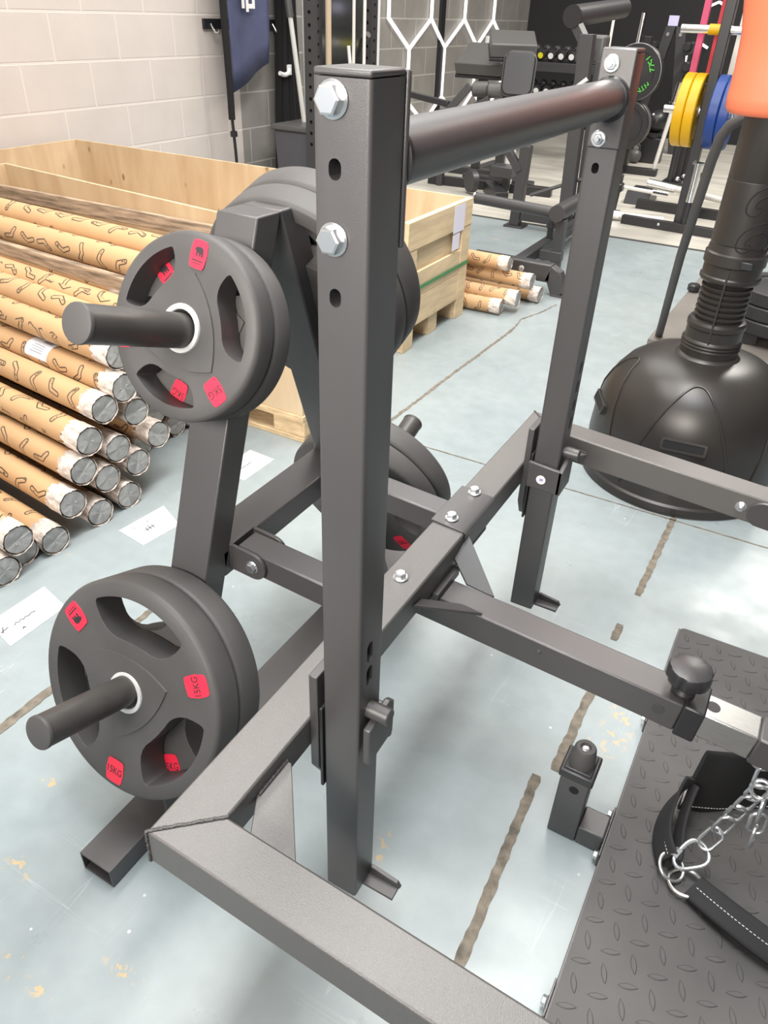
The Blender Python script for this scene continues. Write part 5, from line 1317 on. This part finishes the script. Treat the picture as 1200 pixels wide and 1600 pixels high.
# plate tree with bumper plates and bars
def tree():
    t = thing('plate_tree', (-1.36, 7.7, 0), 'black plate tree holding bumper plates and upright bars behind the far handle upright', 'plate rack')
    build('tree_post', MB().box(-1.42, -1.34, 7.66, 7.74, 0.06, 1.12), 'black_plastic', t, 0.004)
    build('tree_base', MB().box(-1.65, -1.05, 7.66, 7.74, 0.0, 0.0599), 'black_plastic', t, 0.004); build('tree_base', MB().box(-1.42, -1.34, 7.42, 7.6595, 0.0, 0.0598), 'black_plastic', t, 0.004)
    for z in (0.43, 0.8486): build('plate_pin', MB().cyl((-1.38, 7.40, z), (-1.38, 7.66, z), 0.024, n=18), 'chrome', t)
tree()
def bumper(loc, r, th, axis, material, label, hub='chrome', group='bumper plates', printed=False):
    t = thing('bumper_plate', loc, label, 'weight plate', group)
    a = Vector(axis).normalized(); p = Vector(loc)
    build('plate_body', MB().lathe([(0.0265, -th/2), (r*0.55, -th/2+0.008), (r*0.72, -th/2+0.008), (r*0.76, -th/2), (r-0.006, -th/2), (r, -th/2+0.006), (r, th/2-0.006), (r-0.006, th/2), (r*0.76, th/2), (r*0.72, th/2-0.008), (r*0.55, th/2-0.008), (0.0265, th/2)], p, a, 56, closed=True), material, t)
    build('hub_ring', MB().lathe([(0.0255, -th/2-0.001), (0.045, -th/2-0.001), (0.045, th/2+0.001), (0.0255, th/2+0.001)], p, a, 28, closed=True), hub, t)
    if printed:
        for (tx, ang) in (('22', 20), ('15', 44), ('FITN', -52)):
            q = math.radians(ang); up = Vector((math.cos(q), 0, math.sin(q))); c = p+up*r*0.66+Vector((0, -th/2-0.0012+0.006, 0))
            Mx = frame_matrix(c, up.cross(Vector((0, -1, 0))), up, (0, -1, 0))
            build('printed_text', placed(text_mesh(tx, 0.075 if len(tx) < 3 else 0.06, 0.004), Mx), 'green_print', t, smooth=False)
        build('white_edge', MB().lathe([(r+0.0005, -th/2+0.004), (r+0.002, -th/2+0.006), (r+0.0005, -th/2+0.008)], p, a, 56, closed=True), 'white_vinyl', t)
    return t
bumper((-1.38, 7.49, 0.8486), 0.222, 0.055, (0, 1, 0), 'vinyl', 'black bumper plate with green print, front one on the plate tree upper pin', printed=True)
bumper((-1.38, 7.575, 0.8486), 0.222, 0.07, (0, 1, 0), 'vinyl', 'black bumper plate behind the green-printed one on the plate tree')
bumper((-1.38, 7.49, 0.43), 0.205, 0.055, (0, 1, 0), 'vinyl', 'dark bumper plate at the front of the lower pin of the plate tree')
bumper((-1.38, 7.575, 0.43), 0.205, 0.075, (0, 1, 0), 'grey_vinyl', 'pale-edged plate at the back of the plate tree lower pin')
def stand_bar(x, y, z1, label, lean=0.0, r=0.014):
    t = thing('barbell', (x, y, 0), label, 'barbell', 'barbells standing upright')
    build('bar_shaft', MB().cyl((x, y, 0.0), (x+lean, y, z1), r, n=14), 'white_steel', t)
    build('bar_sleeve', MB().cyl((x+lean*0.80, y, z1*0.80), (x+lean, y, z1), r*1.75, n=18), 'chrome', t)
    build('bar_collar', MB().cyl((x+lean*0.785, y, z1*0.785), (x+lean*0.80, y, z1*0.80), r*2.6, n=18), 'chrome', t)
stand_bar(-1.46, 7.62, 1.29, 'silver barbell with a thick sleeve standing on end behind the far handle upright', 0.03)
stand_bar(-1.62, 7.35, 1.75, 'thin silver bar standing on end, left of the thick-sleeved barbell', 0.0, 0.012)
stand_bar(-1.10, 7.75, 0.78, 'silver bar leaning right of the bumper plates, above the small balls', 0.08, 0.02)
t = thing('medicine_ball', (-1.31, 8.5, 0.385), 'shiny black exercise ball resting on the low stand beside the leaning bar', 'ball')
build('ball_body', MB().sphere((-1.31, 8.5, 0.385), 0.105, 32), 'vinyl', t); build('ball_valve', MB().sphere((-1.34, 8.42, 0.45), 0.012, 10), 'white_vinyl', t)
t = thing('ball_stand', (-1.31, 8.5, 0), 'low black stand under the shiny exercise ball', 'stand')
build('cup', MB().lathe([(0.09, 0.24), (0.10, 0.26), (0.105, 0.285), (0.075, 0.285)], (-1.31, 8.5, 0), (0, 0, 1), 24), 'black_plastic', t); build('stand_body', MB().box(-1.42, -1.20, 8.42, 8.60, 0.0, 0.2395), 'black_plastic', t, 0.01)
t = thing('kettlebell', (-1.43, 8.35, 0), 'small grey ball-shaped kettlebell on the floor by the far plates', 'kettlebell')
build('bell', MB().sphere((-1.43, 8.35, 0.068), 0.068, 24), 'grey_vinyl', t); build('handle', MB().sweep([(-1.47, 8.35, 0.12), (-1.465, 8.35, 0.165), (-1.43, 8.35, 0.18), (-1.395, 8.35, 0.165), (-1.39, 8.35, 0.12)], 0.012, 10), 'grey_steel', t)
t = thing('exercise_step', (-1.60, 8.45, 0), 'small dark step with pale legs on the floor, a red dumbbell on top', 'step')
build('step_top', MB().box(-1.72, -1.52, 8.35, 8.55, 0.085, 0.11), 'vinyl', t, 0.004)
for x in (-1.71, -1.545): build('step_leg', MB().box(x, x+0.02, 8.36, 8.54, 0.0, 0.0845), 'white_steel', t)
t = thing('dumbbell', (-1.60, 8.45, 0.11), 'bright red vinyl dumbbell lying on the small step', 'dumbbell')
build('head', MB().cyl((-1.66, 8.45, 0.148), (-1.61, 8.45, 0.148), 0.038, n=8), 'bright_red', t, 0.006); build('head', MB().cyl((-1.57, 8.45, 0.148), (-1.52, 8.45, 0.148), 0.038, n=8), 'bright_red', t, 0.006); build('grip', MB().cyl((-1.61, 8.45, 0.148), (-1.57, 8.45, 0.148), 0.016, n=12), 'bright_red', t)
# A frame dumbbell rack
t = thing('dumbbell_tower', (-1.45, 9.3, 0), 'tall black A-shaped dumbbell tower against the black back wall with a small sign on top', 'dumbbell rack')
for s_ in (-1, 1):
    build('tower_leg', MB().prism_y([(-1.47+s_*0.005, 1.19), (-1.47+s_*0.10, 1.19), (-1.47+s_*0.32, 0.0), (-1.47+s_*0.20, 0.0)], 9.25, 9.33), 'grey_steel', t, 0.004)
    build('bolt_head', MB().cyl((-1.47+s_*0.065, 9.2495, 1.12), (-1.47+s_*0.065, 9.24, 1.12), 0.018, n=12), 'chrome', t)
    for z in (0.98, 0.80, 0.60, 0.40, 0.22):
        x = -1.47+s_*(0.10+0.22*(1.19-z)/1.19)
        build('cradle', MB().prism_y([(x-s_*0.002, z-0.05), (x+s_*0.09, z-0.02), (x+s_*0.12, z+0.05), (x+s_*0.09, z+0.05), (x+s_*0.06, z+0.0), (x, z+0.0)], 9.2502, 9.3298), 'grey_steel', t, 0.002)
build('sign_board', MB().box(-1.56, -1.46, 9.27, 9.285, 1.195, 1.285), 'sign', t, label='small lilac sign')
hx0 = None
for s_, sd in ((-1, 'left'), (1, 'right')):
    for z, lv in ((0.98, 'top'), (0.80, 'second'), (0.60, 'third'), (0.40, 'fourth')):
        x = -1.47+s_*(0.10+0.22*(1.19-z)/1.19)+s_*0.035
        rr = 0.045+0.02*(1-z)
        lb = 'black hex dumbbell on the %s %s cradle of the dumbbell tower' % (lv, sd)
        d = thing('dumbbell', (x, 9.29, z), lb, 'dumbbell', 'hex dumbbells on the tower')
        for yy in (9.12, 9.345): build('head', MB().cyl((x, yy, z+rr*0.9), (x, yy+0.11, z+rr*0.9), rr, n=6), 'vinyl', d, 0.006)
        build('grip', MB().cyl((x, 9.22, z+rr*0.9), (x, 9.35, z+rr*0.9), 0.016, n=12), 'chrome', d)

# rack with yellow and blue bumper plates, bands and upright bar holders
def color_rack():
    t = thing('storage_rack', (-0.43, 5.62, 0), 'black storage rack with chrome pegs holding the yellow and blue plates', 'rack')
    build('rack_post', MB().box(-0.462, -0.398, 5.56, 5.64, 0.0, 2.2), 'black_plastic', t, 0.004)
    build('foot', MB().rtube((-0.82, 5.55, 0.03), (0.25, 5.47, 0.03), 0.05, 0.06), 'black_plastic', t, 0.003)
    for x in (-0.55, -0.44): hexbolt('bolt', (x, 5.512, 0.035), (0, -1, 0), t, r=0.012, hr=0.01, hh=0.006)
    build('foot', MB().rtube((-0.86, 6.15, 0.035), (0.25, 6.07, 0.035), 0.05, 0.07), 'black_plastic', t, 0.003)
    build('long_foot', MB().rtube((-0.43, 5.58, 0.03), (-0.43, 6.09, 0.03), 0.05, 0.055), 'black_plastic', t, 0.003)
    for z in (1.205, 0.75):
        build('plate_peg', MB().cyl((-0.70, 5.6, z), (-0.463, 5.6, z), 0.0245, n=24), 'chrome', t, label='chrome plate peg'); build('plate_peg', MB().cyl((-0.397, 5.6, z), (-0.17, 5.6, z), 0.0245, n=24), 'chrome', t, label='chrome plate peg')
    build('peg_collar', MB().cyl((-0.53, 5.6, 1.205), (-0.463, 5.6, 1.205), 0.030, n=24), 'yellow_rubber', t, label='yellow collar at the root of the peg')
    build('holder_tube', MB().cyl((-0.385, 5.545, 0.02), (-0.385, 5.545, 0.20), 0.030, n=20), 'black_plastic', t)
    build('sleeve_tube', MB().cyl((-0.385, 5.545, 0.20), (-0.385, 5.545, 0.44), 0.027, n=20), 'chrome', t); build('sleeve_flange', MB().cyl((-0.385, 5.545, 0.44), (-0.385, 5.545, 0.452), 0.042, n=20), 'chrome', t)
    build('hang_rail', MB().rtube((-0.75, 5.9, 1.75), (-0.25, 5.9, 1.75), 0.03, 0.03), 'black_plastic', t)
    build('rail_arm', MB().rtube((-0.43, 5.641, 1.75), (-0.43, 5.884, 1.75), 0.03, 0.03), 'black_plastic', t)
color_rack()
for (x, m_, lb) in ((-0.568, 'yellow_rubber', 'left one of the pair of yellow bumper plates on the storage rack'), (-0.501, 'yellow_rubber', 'right one of the pair of yellow bumper plates, against the rack post'),
                    (-0.358, 'blue_rubber', 'left one of the pair of blue bumper plates, against the rack post'), (-0.291, 'blue_rubber', 'right one of the pair of blue bumper plates, beside the coral torso')):
    bumper((x, 5.6, 0.75), 0.218, 0.064, (1, 0, 0), m_, lb, group='coloured bumper plates')
def band(x, wd, z0, m_, label, y=5.9):
    n = 24; vs = []; fs = []
    path = [(-0.018, 1.74)]+[( -0.018*1, 1.74-(1.74-z0)*i/8) for i in range(1, 8)]+[(0.018*math.sin(a), z0-0.018*math.cos(a)+0.018) for a in [math.radians(-80+160*i/8) for i in range(9)]]+[(0.018, z0+(1.74-z0)*i/8) for i in range(1, 9)]+[(0.018*math.cos(a), 1.755+0.016*math.sin(a)) for a in [math.radians(20+140*i/6) for i in range(7)]]
    mb = MB(); sec = [(-wd/2, -0.002), (wd/2, -0.002), (wd/2, 0.002), (-wd/2, 0.002)]
    mb.sweep([(x, y+a, b) for a, b in path], 0, sec=sec, up=(1, 0, 0), closed=True)
    tag(build('resistance_band', mb, m_, origin=(x, y, 1.0), ang=40), label, 'resistance band', 'hanging resistance bands')
band(-0.622, 0.040, 0.72, 'pink_band', 'dark pink resistance band hanging left of the red one')
band(-0.515, 0.036, 0.70, 'red_band', 'red resistance band hanging beside the black rack post')
band(-0.365, 0.055, 0.93, 'white_band', 'wide off-white resistance band hanging above the blue plates')
band(-0.285, 0.03, 0.70, 'red_band', 'red resistance band half hidden behind the coral torso')
t = thing('bar_holder', (-0.85, 7.5, 0), 'row of black upright bar tubes standing on the floor below the yellow plates', 'bar holder')
build('holder_base', MB().box(-0.93, -0.68, 7.35, 8.1, 0.0, 0.02), 'black_plastic', t)
for i in range(4):
    build('holder_tube', MB().cyl((-0.865+0.02*i, 7.42+0.18*i, 0.02), (-0.865+0.02*i, 7.42+0.18*i, 0.36), 0.030, n=16), 'black_plastic', t)
    build('tube_ferrule', MB().sphere((-0.80+0.02*i, 7.40+0.18*i, 0.046), 0.026, 14), 'chrome', t)
t = thing('landmine_post', (-0.94, 5.76, 0), 'short dark round post with a collar standing on the rubber floor', 'post')
build('post_tube', MB().cyl((-0.955, 5.76, 0.0), (-0.94, 5.76, 0.285), 0.027, n=20), GS, t); build('collar_block', MB().box(-0.985, -0.905, 5.72, 5.80, 0.17, 0.23), 'black_plastic', t, 0.01)
def lying_bar(a, b, r, label, mt='white_steel'):
    c = (Vector(a)+Vector(b))/2
    t = thing('barbell', c, label, 'barbell', 'barbells lying on low supports'); d = (Vector(b)-Vector(a))
    build('bar_shaft', MB().cyl(a, b, r, n=14), mt, t); build('bar_sleeve', MB().cyl(Vector(a)+d*0.0, Vector(a)+d*0.28, r*1.5, n=18), 'chrome', t)
lying_bar((-0.62, 5.99, 0.15), (-0.985, 5.78, 0.205), 0.013, 'pale bar running from the short dark post to the rack foot')
lying_bar((-0.82, 6.2, 0.183), (-0.05, 6.2, 0.105), 0.022, 'silver bar lying low behind the black upright bar tubes')
lying_bar((-0.98, 5.60, 0.035), (-0.55, 5.66, 0.035), 0.024, 'silver sleeve lying on the floor at the dark edge strip')
tag(build('floor_wedge', MB().prism_x([(6.25, 0), (6.6, 0), (6.6, 0.09), (6.3, 0.09)], -0.99, -0.80), 'black_plastic', origin=(-0.9, 6.4, 0), bevel=0.004), 'black block on the rubber floor behind the silver bars', 'block')
t = thing('timber_batten', (-0.14, 6.9, 0), 'pale timber batten standing between the silver bar and the punch dummy', 'timber')
build('batten', MB().box(-0.19, -0.12, 6.88, 6.93, 0.0, 0.62), 'pallet_wood', t)

# push sled beside the dummy
def sled():
    t = thing('push_sled', (0.2, 3.6, 0), 'low grey steel sled deck with a tall bent black handle behind the punch dummy', 'sled')
    build('deck_plate', MB().prism_z([(-0.07, 3.10), (0.75, 3.10), (0.75, 4.28), (-0.045, 4.28), (-0.057, 3.78)], 0.0, 0.055), 'deck', t, 0.004)
    build('rubber_stop', MB().cyl((-0.03, 3.95, 0.0555), (-0.03, 3.95, 0.095), 0.032, n=20, ch=0.008), 'black_plastic', t)
    pts = [Vector(p) for p in [(-0.035, 3.16, 0.056), (0.022, 2.80, 0.50), (0.090, 2.45, 0.88), (0.106, 2.405, 0.955), (0.125, 2.39, 0.99), (0.155, 2.385, 1.012), (0.20, 2.385, 1.02), (0.36, 2.385, 1.03)]]
    build('push_handle', MB().sweep(pts, 0.0165, 16), 'black_rubber', t, ang=60)
    build('push_handle', MB().sweep([(0.36, 2.3852, 1.03), (0.48, 2.39, 1.0), (0.53, 2.44, 0.9), (0.60, 2.80, 0.5), (0.66, 3.16, 0.056)], 0.0165, 16), 'black_rubber', t, ang=60)
    build('side_knob', MB().lathe([(0.02, 0), (0.036, 0.008), (0.036, 0.03), (0.015, 0.034), (0.015, 0.12)], (0.045, 3.42, 0.41), (1, 0, 0), 24), 'black_plastic', t)
    build('knob_post', MB().rtube((0.14, 3.42, 0.056), (0.14, 3.42, 0.45), 0.05, 0.05, up=(1, 0, 0)), 'black_plastic', t, 0.004)
    build('weight_post', MB().cyl((0.42, 3.45, 0.056), (0.42, 3.45, 0.50), 0.024, n=20), 'chrome', t)
    for i in range(2): build('stack_foot', MB().box(0.30+0.16*i, 0.36+0.16*i, 3.28, 3.62, 0.0555, 0.105), 'black_plastic', t)
sled()
for i in range(3):
    z = 0.106+0.062*i+0.031
    bumper((0.42, 3.45, z), 0.215, 0.060, (0, 0, 1), 'vinyl', ('bottom', 'middle', 'top')[i]+' black plate of the flat stack on the sled behind the punch dummy', group='plates stacked on the sled')
# broken tube ends sticking out behind the rear crate
stub_spec = [((-0.84, 3.32, 0.205), 0.035, 0.02), ((-0.72, 3.35, 0.13), 0.038, 0.02), ((-0.74, 3.22, 0.075), 0.038, 0.0), ((-0.70, 3.45, 0.040), 0.038, 0.05), ((-0.80, 3.16, 0.0385), 0.036, -0.05)]
stub_lab = ['topmost short cardboard tube end sticking out behind the rear crate', 'orange-brown tube end in the middle of the bundle behind the rear crate', 'torn film-wrapped tube end nearest the rear crate corner', 'longest tube end on the floor beside the machine foot', 'film-wrapped tube end lying lowest at the rear crate corner']
for (p, r, kk), lb in zip(stub_spec, stub_lab):
    k = r/TR; Mw = tube_matrix(p[0], p[1], p[2], random.uniform(0, 360), kk) @ Matrix.Diagonal((0.8, k, k, 1))
    tb = dup(tube0, Mw, label=lb); tb['group'] = 'tube ends behind the rear crate'
